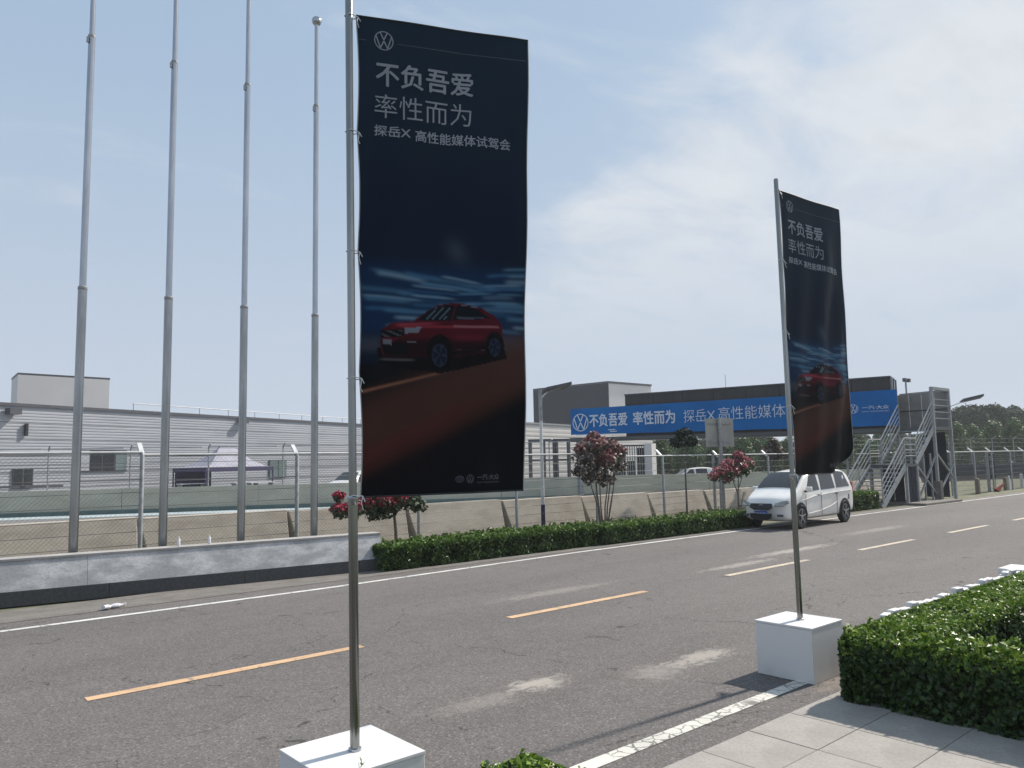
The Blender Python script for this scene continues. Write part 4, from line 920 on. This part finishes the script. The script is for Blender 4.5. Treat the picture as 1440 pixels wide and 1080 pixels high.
b = MB(); b.add([(-.035, -.38, .42), (-.035, .38, .42), (-.02, .34, .30), (-.02, .22, .255), (-.02, -.22, .255), (-.02, -.34, .30)], [tuple(range(6))]); o = b.obj('lower_intake', 'blackplastic', v); o.location.x = -.035; o.modifiers.new('t', 'SOLIDIFY').thickness = .05
b = MB()
for k in range(3): b.box((-.075, 0, .275+.04*k), (.012, .62-.06*(2-k), .01))
b.obj('intake_slats', 'trim', v)
MB().box((-.095, 0, .415), (.015, .44, .14)).obj('number_plate', 'plate', v)
V_, F_ = join2([poly_stroke([(-.17+.055*i, .005), (-.17+.055*i, .065)], .022) for i in range(7)]); me = newmesh('plate_lettering', [(-.1045, -u, .45-w_) for u, w_ in V_], F_, 'print_white'); link('plate_lettering', me, v)
MB().tube([(-.055+.0*i, .08*math.cos(2*PI*i/12), .60+.04*math.sin(2*PI*i/12)) for i in range(13)], .010, 5).obj('badge', 'alloy', v)
for side in (-1, 1):
    b = MB(); b.add([(.10, side*.42, .65), (.04, side*.43, .59), (.09, side*.68, .60), (.26, side*.80, .67), (.26, side*.79, .72), (.15, side*.62, .705)], [(0, 1, 2, 3, 4, 5)]); o = b.obj('headlight', 'lamp_glass', v); o.location = (-.04, side*.0, 0); o.modifiers.new('t', 'SOLIDIFY').thickness = .04
    b = MB(); b.box((.02, side*.60, .37), (.05, .20, .06)); b.obj('fog_lamp', 'trim', v, bevel=.01)
    b = MB(); b.box((4.20, side*.74, .95), (.10, .10, .34)); b.obj('tail_light', 'red', v, bevel=.02)
b = MB(); b.bar((.84, -.62, 1.05), (.90, .10, 1.08), .02, .015); b.bar((.84, .05, 1.05), (.90, .62, 1.08), .02, .015); b.obj('wiper', 'blackplastic', v)

suv_st = [(0, .35, .62, .74, .6, .66, .6), (.15, .25, .78, .92, .84, .84, .7), (1.15, .25, .92, 1.06, .9, .9, .8), (1.3, .25, .94, 1.12, .9, .9, .78), (2.0, .25, .97, 1.58, .9, .9, .66), (3.0, .25, 1.0, 1.68, .9, .9, .66), (4.0, .25, 1.02, 1.60, .9, .9, .64), (4.45, .28, 1.04, 1.2, .88, .88, .66), (4.6, .35, .8, .95, .8, .8, .66)]
x, y = P(462, 43.5)
car('white and grey off road vehicle parked beyond the pit wall left of the big banner', 'car', (x, y, 0), math.radians(22), [(s_[0], s_[1], s_[2], s_[3]*1.0, s_[4], s_[5], s_[6]) for s_ in suv_st], 'carwhite', [(1.5, 2.35, .08, .86, .45, .02), (2.45, 3.3, .06, .88, .03, .03), (3.4, 4.3, .06, .86, .03, .3)], [(1.3, 1.98, .7, .6)], (.9, 3.6), 'parked_car', .80)
x, y = P(928, 52)
car('white car mostly hidden behind the fence under the bridge', 'car', (x, y, 0), math.radians(-38), [(s_[0]*.9, s_[1], s_[2]*.83, s_[3]*.83, s_[4], s_[5], s_[6]) for s_ in suv_st], 'carwhite', [(1.4, 2.1, .08, .86, .4, .02), (2.2, 3.0, .06, .88, .03, .03)], [(1.17, 1.78, .7, .6)], (.8, 3.2), 'parked_car', .80)

# ------------------------------------------------------------------ footbridge with the long blue banner
A = Vector((34.0, 14.0)); d2 = Vector((-.29365, .95591)); n2 = Vector((-d2.y, d2.x))*-1        # n2 points away from the camera along +X
if n2.x < 0: n2 = -n2
def bp(u, z, off=0.0): p = A+d2*u+n2*off; return Vector((p.x, p.y, z))
def slab(b, u0, u1, o0, o1, z00, z01, z10, z11):
    """block between u0 (z00..z01) and u1 (z10..z11), from depth o0 to o1"""
    vs = [bp(u0, z00, o0), bp(u1, z10, o0), bp(u1, z10, o1), bp(u0, z00, o1), bp(u0, z01, o0), bp(u1, z11, o0), bp(u1, z11, o1), bp(u0, z01, o1)]
    return b.add(vs, [(0, 1, 2, 3), (7, 6, 5, 4), (0, 4, 5, 1), (1, 5, 6, 2), (2, 6, 7, 3), (3, 7, 4, 0)])
t = thing('footbridge', 'covered footbridge over the track carrying the long blue banner', 'bridge', (0, 0, 0))
slab(MB(), -.2, 16.0, .10, 1.8, 2.88, 3.12, 3.02, 3.2).obj('girder', 'girder', t)
slab(MB(), -.2, 16.0, .0, .10, 2.90, 3.06, 3.04, 3.20).obj('girder_flange', 'girder', t)
nseg = 8
for k in range(nseg):
    u0 = .35+(12.8-.35)*k/nseg; u1 = .35+(12.8-.35)*(k+1)/nseg
    slab(MB(), u0+.01, u1-.01, .16, .24, 3.15, 5.30, 3.15, 5.30).obj('fascia_panel', 'fascia', t)
slab(MB(), .35, 12.8, 1.7, 1.78, 3.15, 5.30, 3.15, 5.30).obj('rear_panel', 'fascia', t)
slab(MB(), .32, 12.82, .12, 1.82, 5.302, 5.36, 5.302, 5.36).obj('roof', 'trim', t)
for o_ in (.2, 1.72): slab(MB(), .25, .33, o_-.04, o_+.04, 3.1, 5.30, 3.1, 5.30).obj('end_post', 'galv', t)
for u in (3, 7.5, 12): MB().bar(bp(u, 3.2, 1.65), bp(u, 5.2, 1.65), .08).obj('inner_post', 'trim', t)
for u, o_ in ((15.6, .3), (15.6, 1.6)): MB().bar(bp(u, 0, o_), bp(u, 3.05, o_), .22).obj('pier', 'galv', t)
MB().tube([bp(7.7, 5.36, .8), bp(7.7, 6.05, .8)], .012, 5).obj('aerial', 'galv', t)
bl = thing('blue_banner', 'long blue banner with white lettering stretched along the footbridge', 'banner', (0, 0, 0))
nb = 60; b = MB(); vs = []
for i in range(nb+1):
    u = 15.9-15.8*i/nb; zt = 4.74; zb = lerp(3.19, 3.36, u/15.9)
    for j in range(7): f = j/6; vs.append(bp(u, lerp(zb, zt, f)+.006*math.sin(i*.9)*(1-f), -.035-.018*math.sin(i*.7+j)*math.sin(PI*f)))
b.add(vs, [(i*7+j, (i+1)*7+j, (i+1)*7+j+1, i*7+j+1) for i in range(nb) for j in range(6)]); o = b.obj('banner_cloth', 'blue', bl, smooth=True)
def bover(name, vf, mm='print_white'):
    v_, f_ = vf; return link(name, newmesh(name, [bp(u, -z, -.062) for u, z in v_], f_, mm), bl)
def btext(s, u_left, u_right, z0, z1, off=0):
    bover('lettering', place_text(s, u_left, u_right, -z1, -z0, off))
for q, (du, dv) in enumerate(BOLD):
    for s_, a_, c_ in (('不负吾爱', 14.76, 12.62), ('率性而为', 12.28, 10.05)):
        v_, f_ = place_text(s_, a_+du*6, c_+du*6, -4.40+dv*6, -3.74+dv*6, 0); link('lettering' if q == 0 else 'lettering_stroke', newmesh('lettering', [bp(u, -z, -.062-.001*q) for u, z in v_], f_, 'print_white'), bl)
btext('探岳X', 9.60, 8.02, 3.74, 4.36, -.006); btext('高性能媒体试驾会', 7.86, 2.85, 3.78, 4.40, -.006)
vv, ff = roundel(0, 0, .47); bover('roundel_emblem', ([(15.3-p[0], p[1]-4.0) for p in vv], ff))
vv, ff = roundel(0, 0, .20); bover('roundel_emblem', ([(1.86-p[0], p[1]-3.99) for p in vv], ff))
vv, ff = oval_emblem(0, 0, .19); bover('oval_emblem', ([(2.42-p[0], p[1]-3.99) for p in vv], ff))
btext('一汽·大众', 1.50, .44, 3.93, 4.10, .01); btext('FAW-VOLKSWAGEN', 1.50, .44, 3.82, 3.87)
for u0, u1, z in ((15.6, 14.7, 3.34), (13.7, 13.3, 3.55), (13.6, 13.2, 3.46)): bover('sticker', join2([poly_stroke([(u0, -z), (u1, -z)], .045)]))

# stair tower: two flights, landing, platform, screens, legs, rails
t = thing('stair_tower', 'grey steel staircase with two flights climbing to the end of the footbridge', 'staircase', (0, 0, 0))
YL, YR, ZP, ZM = 14.1, 12.75, 3.08, 1.58
def tower_box(nm, x0, x1, y0, y1, z0, z1, m_): return MB().box(((x0+x1)/2, (y0+y1)/2, (z0+z1)/2), (x1-x0, y1-y0, z1-z0)).obj(nm, m_, t)
tower_box('platform', 34.0, 35.9, YR-.05, YL+.9, ZP-.14, ZP, 'girder')
tower_box('landing', 31.0, 32.1, YR-.03, YL+.03, ZM-.10, ZM, 'girder')
nst = 9
for k in range(nst):
    f = (k+.5)/nst
    tower_box('tread', 32.1+1.9*k/nst, 32.1+1.9*(k+1)/nst+.02, YR+.05, YL-.05, ZM+(ZP-ZM)*(k+1)/(nst+1)-.035, ZM+(ZP-ZM)*(k+1)/(nst+1), 'galv')
    tower_box('tread', 28.9+2.1*k/nst, 28.9+2.1*(k+1)/nst+.02, YR+.05, YL-.05, ZM*(k+1)/(nst+1)-.035, ZM*(k+1)/(nst+1), 'galv')
for y in (YR, YL):
    MB().bar((32.0, y, ZM-.02), (34.05, y, ZP-.06), .05, .2).obj('stringer', 'railpaint', t); MB().bar((28.8, y, .0), (31.05, y, ZM-.06), .05, .2).obj('stringer', 'railpaint', t)
    for k, zo in enumerate((1.0, .76, .54, .32)):
        r_ = .028 if k == 0 else .018
        MB().tube([(28.9, y, zo), (31.05, y, ZM+zo), (32.1, y, ZM+zo), (34.0, y, ZP+zo)], r_, 7).obj('hand_rail', 'railpaint', t, smooth=False)
    for x, z in ((28.9, 0), (31.05, ZM), (32.1, ZM), (33.05, (ZM+ZP)/2), (34.0, ZP), (30.0, ZM*.5)): MB().tube([(x, y, z-.05), (x, y, z+1.0)], .024, 7).obj('baluster', 'railpaint', t)
# tall legs and head frame
for x, y in ((34.05, YR), (35.85, YR)):
    MB().bar((x, y, 0), (x, y, 4.72), .11).obj('leg', 'railpaint', t)
for x, y in ((34.05, YL+.85), (35.85, YL+.85)): MB().bar((x, y, 0), (x, y, 4.62), .11).obj('leg', 'railpaint', t)
MB().bar((34.05, YR, 4.68), (35.85, YR, 4.68), .12).obj('head_beam', 'railpaint', t); MB().bar((35.85, YR, 4.66), (36.35, YL+.85, 4.66), .10).obj('head_beam', 'railpaint', t)
for z in (.35, .62, .90, 1.15): MB().bar((34.1, YR, ZP+z), (35.8, YR, ZP+z), .04).obj('platform_rail', 'railpaint', t)
for k in range(4):
    y0 = YR+.05+(YL+.80-YR)*k/4; tower_box('screen_panel', 35.90, 35.94, y0+.01, y0+(YL+.8-YR)/4-.01, ZP, 4.62, 'screen')
tower_box('screen_rail', 35.87, 35.90, YR, YL+.85, 3.85, 3.90, 'trim')
for x, y in ((31.05, YR), (32.05, YR), (31.05, YL), (32.05, YL)): MB().bar((x, y, 0), (x, y, ZM-.1), .10).obj('leg', 'railpaint', t)
for k in range(3): tower_box('skirt_panel', 32.0+.0*k, 32.04, YR+.08+.42*k, YR+.46+.42*k, .05, ZM-.12, 'clad_dark')
for k in range(2): tower_box('skirt_panel', 31.1+.47*k, 31.54+.47*k, YR+.02, YR+.05, .05, ZM-.12, 'clad_dark')
for k in range(2): tower_box('skirt_panel', 35.75, 35.79, YR+.2+.5*k, YR+.66+.5*k, .1, ZP-.2, 'clad_dark')
for a, b_ in (((32.1, YR, .2), (34.0, YR, 1.9)), ((34.0, YR, .2), (32.1, YR, 1.5)), ((34.1, YR, 2.0), (35.8, YR, .9)), ((34.1, YR+.0, .3), (35.8, YR, 1.5)), ((32.2, YR+1.3, 1.2), (34.0, YR+1.3, 2.4))): MB().bar(a, b_, .06).obj('brace', 'galv', t)
for x in (32.8, 33.5): MB().bar((x, YR+.02, 0), (x, YR+.02, ZM+.4), .06).obj('strut', 'galv', t)
MB().box((33.95, YR-.05, .42), (.26, .26, .84)).obj('concrete_foot', 'gutter', t, bevel=.01)
b = MB().box((32.6, 12.75, .05), (3.6, 1.5, .10)); o = b.obj('stair_pad', 'gutter', bevel=.02); tag(o, kind='structure')
x, y = P(1281, 44); t = thing('floodlight_mast', 'thin mast with twin floodlights rising behind the bridge end', 'light mast', (x, y, 0))
MB().tube([(0, 0, 0), (0, 0, 6.15)], [.07, .05], 8).obj('mast', 'galv', t)
MB().bar((-.28, .0, 6.15), (.28, .0, 6.15), .05).obj('cross_bar', 'galv', t)
for s_ in (-.26, .26): MB().box((s_, -.06, 6.22), (.24, .16, .2)).obj('floodlight', 'trim', t)

# ------------------------------------------------------------------ pit wall with its own catch fence
pa, pb = Vector((-12, 49.2)), Vector((48, 20.2)); pd = (pb-pa).normalized(); pl = (pb-pa).length
t = thing('pit_wall', 'long pale grey green wall on the far side of the track', 'wall', (0, 0, 0))
s = 0
while s < pl:
    e = min(s+6, pl); prism_along(MB(), pa+pd*(s+.01), pa+pd*(e-.01), [(0, .18), (0, 1.13), (.25, 1.13), (.25, .18)]).obj('wall_section', 'pit', t); s = e
prism_along(MB(), pa, pb, [(-.03, 0), (-.03, .178), (.25, .178), (.25, 0)]).obj('painted_base', 'teal', t)
b = MB(); prism_along(b, pa-Vector((0, 0)), pb, [(-2.4, .0), (-2.4, .006), (-.5, .006), (-.5, .0)]); o = b.obj('track_edge_band', 'paleblue', loc=(0, 0, .002)); tag(o, kind='structure')
cf = thing('catch_fence', 'thin wire catch fence standing on top of the pit wall', 'fence', (0, 0, 0))
pm = MB().tube([(0, 0, 1.13), (0, 0, 3.0), (.0, -.25, 3.15)], .035, 6).mesh('fence_post', 'galv'); s = .5; k = 0
wm = wires_mesh(3.4, [1.5, 1.9, 2.3, 2.7], .011); rm = MB().tube([(0, 0, 3.0), (3.1, 0, 3.0)], .025, 6).mesh('top_rail', 'galv')
ang = math.atan2(pd.y, pd.x)
while s < 46:
    p = pa+pd*s+Vector((.05, .12))
    o = link('fence_post', pm, cf, (p.x, p.y, 0)); o = link('strand_wires', wm, cf, (p.x, p.y, 0)); o.rotation_euler = (0, 0, ang); o = link('top_rail', rm, cf, (p.x, p.y, 0)); o.rotation_euler = (0, 0, ang); s += 3.4; k += 1
# dark barrier and pale track beyond the right hand bend
t = thing('tyre_barrier', 'low dark barrier with pale lower band beyond the right hand track bend', 'barrier', (0, 0, 0))
q0, q1 = Vector(P(1180, 52)), Vector(P(1500, 60))
s = 0; dl = (q0-q1).normalized(); ll = (q1-q0).length
while s < ll: prism_along(MB(), q1+dl*(ll-s), q1+dl*(ll-min(s+4, ll)+.02), [(0, .35), (0, 1.15), (-.6, 1.15), (-.6, .35)]).obj('barrier_section', 'clad_dark', t); s += 4
prism_along(MB(), q1, q0, [(.05, 0), (.05, .34), (-.6, .34), (-.6, 0)]).obj('barrier_base', 'conc_top', t)
cf2 = thing('distant_fence', 'faint distant wire fence above the dark barrier at the right', 'fence', (0, 0, 0))
for k in range(11):
    p = q0.lerp(q1, k/10); o = link('fence_post', pm, cf2, (p.x, p.y+.8, 0))
dv = q1-q0; wm2 = wires_mesh(dv.length, [1.5, 1.8, 2.1, 2.4, 2.7, 3.0], .012); o = link('strand_wires', wm2, cf2, (q0.x, q0.y+.8, 0)); o.rotation_euler = (0, 0, math.atan2(dv.y, dv.x))

# ------------------------------------------------------------------ buildings
def ribbed_wall(t, a, b_, z0, z1, pitch, m, bands, depth=.05):
    """horizontally ribbed cladding between plan points, split into full length courses"""
    a, b_ = Vector(a), Vector(b_); d = (b_-a).normalized(); n_ = Vector((d.y, -d.x)); zz_ = [lerp(z0, z1, k/bands) for k in range(bands+1)]
    for k in range(bands):
        b = MB(); za, zb = zz_[k]+.03, zz_[k+1]; prof = []; z = za
        while z < zb-.01:
            prof += [(0, z), (0, min(z+pitch*.55, zb)), (depth, min(z+pitch*.62, zb)), (depth, min(z+pitch*.93, zb))]; z += pitch
        prof.append((0, zb)); m2 = len(prof); vs = [(p.x+n_.x*(depth-o_), p.y+n_.y*(depth-o_), z) for p in (a, b_) for o_, z in prof]
        b.add(vs, [(i, i+1, m2+i+1, m2+i) for i in range(m2-1)]); me = newmesh('cladding_course', b.v, b.f, m); link('cladding_course', me, t)
def solid(name, pts, z0, z1, m, t):
    b = MB(); n = len(pts); b.add([(x, y, z0) for x, y in pts]+[(x, y, z1) for x, y in pts], [(i, (i+1) % n, n+(i+1) % n, n+i) for i in range(n)]+[tuple(range(n))[::-1], tuple(range(n, 2*n))]); return b.obj(name, m, t)
fd = Vector((math.cos(math.radians(23.8)), math.sin(math.radians(23.8)))); fn = Vector((fd.y, -fd.x))
ga = Vector(P(0, 45))-fd*18; gb = Vector(P(610, 45*98.7/(98.7-.0797*610)))
GH = 6.06
t = thing('pit_garage', 'long low grey garage building with horizontally ribbed metal walls at the left', 'building', (0, 0, 0))
solid('core_wall', [tuple(ga+fn*-.02), tuple(gb+fn*-.02), tuple(gb-fn*12), tuple(ga-fn*12)], 0, GH-.05, 'clad_gap', t)
ribbed_wall(t, ga, gb, 0, GH-.1, .185, 'clad', 6, .02)
prism_along(MB(), ga, gb, [(-.12, GH-.12), (-.12, GH+.06), (.25, GH+.06), (.25, GH-.12)]).obj('roof_trim', 'trim', t)
def on_facade(px):  # distance along facade where picture column px hits it
    r = R@_ray(px, 600); # solve ga+fd*s = r*k
    det = fd.x*(-r[1])+fd.y*r[0]; s_ = (-ga.x*(-r[1])-(-ga.y)*(-1)*(-r[0])*-1)/det if False else None
    A_ = np.array([[fd.x, -r[0]], [fd.y, -r[1]]]); sol = np.linalg.solve(A_, [-ga.x, -ga.y]); return float(sol[0])
def fwin(pxa, pxb, za, zb, m, nm='window', frame=.09, t=None, panes=1, off=.12):
    sa_, sb_ = on_facade(pxa), on_facade(pxb); a = ga+fd*sa_; b_ = ga+fd*sb_
    w = prism_along(MB(), a, b_, [(-off, za), (-off, zb), (.0, zb), (.0, za)]).obj(nm, 'trim', t)
    for k in range(panes):
        pa_ = a.lerp(b_, k/panes)+fd*frame; pb_ = a.lerp(b_, (k+1)/panes)-fd*frame; mm = m[k] if isinstance(m, list) else m
        prism_along(MB(), pa_, pb_, [(-off-.02, za+frame), (-off-.02, zb-frame), (-off+.05, zb-frame), (-off+.05, za+frame)]).obj('pane', mm, w)
    return w
fwin(20, 48, 1.05, 2.22, ['glass', 'glass'], 'window', .06, t, 2); 
fwin(108, 178, 1.95, 3.35, ['clad', 'glass', 'glass', 'glass2'], 'window', .05, t, 4)
fwin(378, 402, 1.1, 2.6, 'glass2', 'window', .06, t, 2)
for px, z in ((13, 5.6), (338, 5.75)):
    s_ = on_facade(px); c = ga+fd*s_+fn*.35; MB().box((c.x, c.y, z), (.7, .5, .35), math.radians(23.8)).obj('floodlight', 'trim', t)
s_ = on_facade(35); c = ga+fd*s_+fn*.15; b = MB().box((c.x, c.y, 4.55), (.16, .16, .75), math.radians(23.8)); b.obj('wall_lamp', 'black', t)
# roof guard rail
b = MB(); s0, s1 = on_facade(191), on_facade(560); 
for z in (GH+.55,): b.tube([tuple(ga+fd*s0-fn*.3)+(z,), tuple(ga+fd*s1-fn*.3)+(z,)], .03, 5)
s_ = s0
while s_ < s1: p = ga+fd*s_-fn*.3; b.tube([(p.x, p.y, GH), (p.x, p.y, GH+.56)], .025, 5); s_ += 2.9
b.obj('roof_guard_rail', 'galv', t)
# roof box on the garage
t = thing('rooftop_block', 'pale windowless block standing on the garage roof at the far left', 'building', (0, 0, 0))
a1, a2 = Vector(P(19, 60)), Vector(P(150, 64.8)); a0 = Vector(P(10.5, 63.5)); 
solid('wall', [tuple(a1), tuple(a2), tuple(a2+(a0-a1)*1.0), tuple(a0)], 0, 9.70, 'clad_pale', t)
solid('roof_trim', [tuple(a1-(a2-a1)*.004), tuple(a2+(a2-a1)*.004), tuple(a2+(a0-a1)*1.01), tuple(a0-(a2-a1)*.004)], 9.702, 9.86, 'trim', t)
# second hall right of the big banner
t = thing('paddock_hall', 'low pale hall with open frames behind the lamp post', 'building', (0, 0, 0))
h1, h2 = Vector(P(640, 54)), Vector(P(922, 84)); hd_ = (h2-h1).normalized(); hn = Vector((hd_.y, -hd_.x)); HZ = 5.1
solid('core_wall', [tuple(h1-hn*.05), tuple(h2-hn*.05), tuple(h2-hn*8), tuple(h1-hn*8)], 0, HZ-.05, 'clad_pale', t); ribbed_wall(t, h1, h2, 0, HZ, .34, 'clad_hall', 5, .012)
prism_along(MB(), h1, h2, [(-.1, HZ-.02), (-.1, HZ+.1), (.2, HZ+.1), (.2, HZ-.02)]).obj('roof_trim', 'galv', t)
# steel frames / doorways in front of the hall
def free_frame(pxs, D, ztop, label, nm='steel_frame', w=.16):
    t = thing(nm, label, 'frame', (*P(pxs[0], D), 0)); o0 = Vector((*P(pxs[0], D), 0)); ps = [Vector((*P(px, D), 0))-o0 for px in pxs]
    for p in ps: MB().bar(p, p+Vector((0, 0, ztop)), w).obj('upright', 'trim', t)
    MB().bar(ps[0]+Vector((0, 0, ztop-w*.5)), ps[-1]+Vector((0, 0, ztop-w*.5)), w).obj('head_beam', 'trim', t)
    MB().bar(ps[0]+Vector((0, 0, ztop*.62)), ps[-1]+Vector((0, 0, ztop*.62)), w*.5).obj('cross_beam', 'trim', t); return t
free_frame([746, 765, 780, 783, 800], 47, 3.35, 'dark steel door frame with several uprights behind the lamp post')
free_frame([864, 872], 46, 2.6, 'dark narrow frame standing right of the plum tree')
# dark open lattice screen with notice panels, right part of the hall
t = thing('lattice_gate', 'grey lattice gate with dark sheets between plum tree and fence post', 'gate', (*P(866, 50), 0)); o0 = Vector((*P(866, 50), 0)); e0 = Vector((*P(913, 50), 0))-o0
b = MB(); 
for k in range(15):
    p = e0*k/14; b.bar(p+Vector((0, 0, .2)), p+Vector((0, 0, 2.85)), .05)
b.obj('lattice_bar', 'galv', t); MB().bar(Vector((0, 0, 2.9)), e0+Vector((0, 0, 2.9)), .1).obj('top_beam', 'trim', t)
for f0_, f1_, z0, z1 in ((.05, .30, .5, 2.7), (.36, .62, .5, 1.9), (.66, .95, 1.0, 2.75)):
    b = MB(); p, q = e0*f0_+Vector((.0, .1, 0)), e0*f1_+Vector((0, .1, 0)); b.bar(Vector((p.x, p.y, (z0+z1)/2)), Vector((q.x, q.y, (z0+z1)/2)), .04, z1-z0); b.obj('dark_sheet', 'clad_dark', t)
p = e0*1.04; MB().box((p.x, p.y, 1.5), (.75, .5, 3.0), .3).obj('gate_pillar', 'clad_pale', t)
# metal stairs in front of the hall
t = thing('service_steps', 'small metal service steps in front of the pale hall', 'staircase', (*P(862, 52), 0)); w = Vector((*P(884, 52), 0))-Vector((*P(862, 52), 0))
for k in range(8):
    f = k/8; a = w*(1-f)*.9; MB().bar(Vector((a.x-.5, a.y, .3+.28*k)), Vector((a.x+.5, a.y+.4, .3+.28*k)), .26, .05).obj('tread', 'clad_pale', t)
MB().bar(w*.95+Vector((0, 0, 1.0)), Vector((0, 0, 3.6)), .06).obj('hand_rail', 'galv', t)
# tall dark hall behind
t = thing('tall_hall', 'tall flat roofed hall with dark side and sunlit coloured end rising behind the bridge', 'building', (0, 0, 0))
c1, c2, c3 = Vector(P(752, 113)), Vector(P(858, 104)), Vector(P(920, 110)); HZ = 1.95+110*104/1080
solid('dark_wall', [tuple(c1), tuple(c2), tuple(c2+(c3-c2)*.02+(c1-c2)*0), tuple(c3+(c1-c2)), ], 0, HZ, 'clad_dark', t)
solid('sunlit_wall', [tuple(c2-(c2-c1)*.004), tuple(c3-(c2-c1)*.004), tuple(c3+(c1-c2)*.5), tuple(c2+(c1-c2)*.5+(c3-c2)*.05)], 0, HZ-.02, 'clad_pale', t)  # pale colour paints sunlight onto this end of the grey hall
solid('roof_trim', [tuple(c1), tuple(c2+(c2-c1)*.006), tuple(c3+(c2-c1)*.006), tuple(c3+(c1-c2))], HZ+.002, HZ+.25, 'trim', t)
for px in (762, 774): 
    p = Vector(P(px, 111.5)); solid('louvre', [(p.x, p.y), (p.x+1.0, p.y-.6), (p.x+1.0, p.y-.4), (p.x, p.y-.0+.2)], 3.5, 8.0, 'trim', t)

# event tent and tables beyond the pit wall
tx, ty = P(316, 53); t = thing('event_tent', 'pop up canopy tent with dark valance beyond the pit wall', 'tent', (tx, ty, 0), math.radians(20))
W2, D2_, ZE = 2.85, 1.6, 2.02
b = MB(); ns_ = 14; vs = []; 
ridge = [(-.55, 0, 3.35), (.9, 0, 3.35)]
for i in range(5):
    f = i/4; g2 = f**1.7; z = ZE+(3.35-ZE)*g2; x0 = lerp(-W2, -.55, f); x1 = lerp(W2, .9, f); yy = lerp(D2_, .03, f); vs += [(x0, -yy, z), (x1, -yy, z), (x1, yy, z), (x0, yy, z)]
fs = [(i*4+j, i*4+(j+1) % 4, (i+1)*4+(j+1) % 4, (i+1)*4+j) for i in range(4) for j in range(4)]; b.add(vs, fs).obj('canopy', 'canopy', t)
MB().box((-.5, 0, 3.42), (.06, .06, .2)).obj('finial', 'purple', t)
for a, b2 in (((-W2, -D2_), (W2, -D2_)), ((W2, -D2_), (W2, D2_)), ((W2, D2_), (-W2, D2_)), ((-W2, D2_), (-W2, -D2_))): MB().bar((*a, ZE-.12), (*b2, ZE-.12), .03, .26).obj('valance', 'purple', t)
for sx in (-W2, 0, W2):
    for sy in (-D2_, D2_): MB().bar((sx, sy, 0), (sx, sy, ZE), .07).obj('leg', 'purple', t)
MB().box((-1.3, D2_-.05, 1.0), (2.9, .04, 1.7)).obj('back_sheet', 'purple', t)
for i, px in enumerate((270, 345, 366)):
    x, y = P(px, 50); tt = thing('folding_table', ['long white folding table left of the tent', 'white folding table under the tent', 'white folding table right of the tent legs'][i], 'table', (x, y, 0), .2)
    MB().box((0, 0, 1.02), (1.8, .6, .05)).obj('tabletop', 'whitepaint', tt)
    for sx in (-.8, .8): MB().box((sx, 0, .5), (.05, .5, 1.0)).obj('table_leg', 'galv', tt)
for k in range(2):
    x, y = P([14, 60][k], 42); o = MB().box((x, y, 1.2), ([2.4, 2.0][k], .5, .12), .3).obj('equipment_bench', 'trim'); tag(o, ['dark bench top showing above the pit wall at the left edge', 'second dark bench top above the pit wall under the square window'][k], 'bench')

# ------------------------------------------------------------------ the hazy air of the place
hb = MB().box((150, 100, 6.2), (900, 760, 14.4)); hm = bpy.data.materials.new('pale haze'); hm.use_nodes = True; hn_ = hm.node_tree; hn_.nodes.clear()
pv = N(hn_, 'ShaderNodeVolumePrincipled'); pv.inputs['Color'].default_value = (.90, .93, .97, 1); pv.inputs['Density'].default_value = .0006; pv.inputs['Anisotropy'].default_value = .2
ho = N(hn_, 'ShaderNodeOutputMaterial'); L(hn_, pv.outputs[0], ho.inputs['Volume']); M['haze'] = hm
o = hb.obj('haze', 'haze'); tag(o, kind='stuff')
sc.cycles.volume_bounces = 1
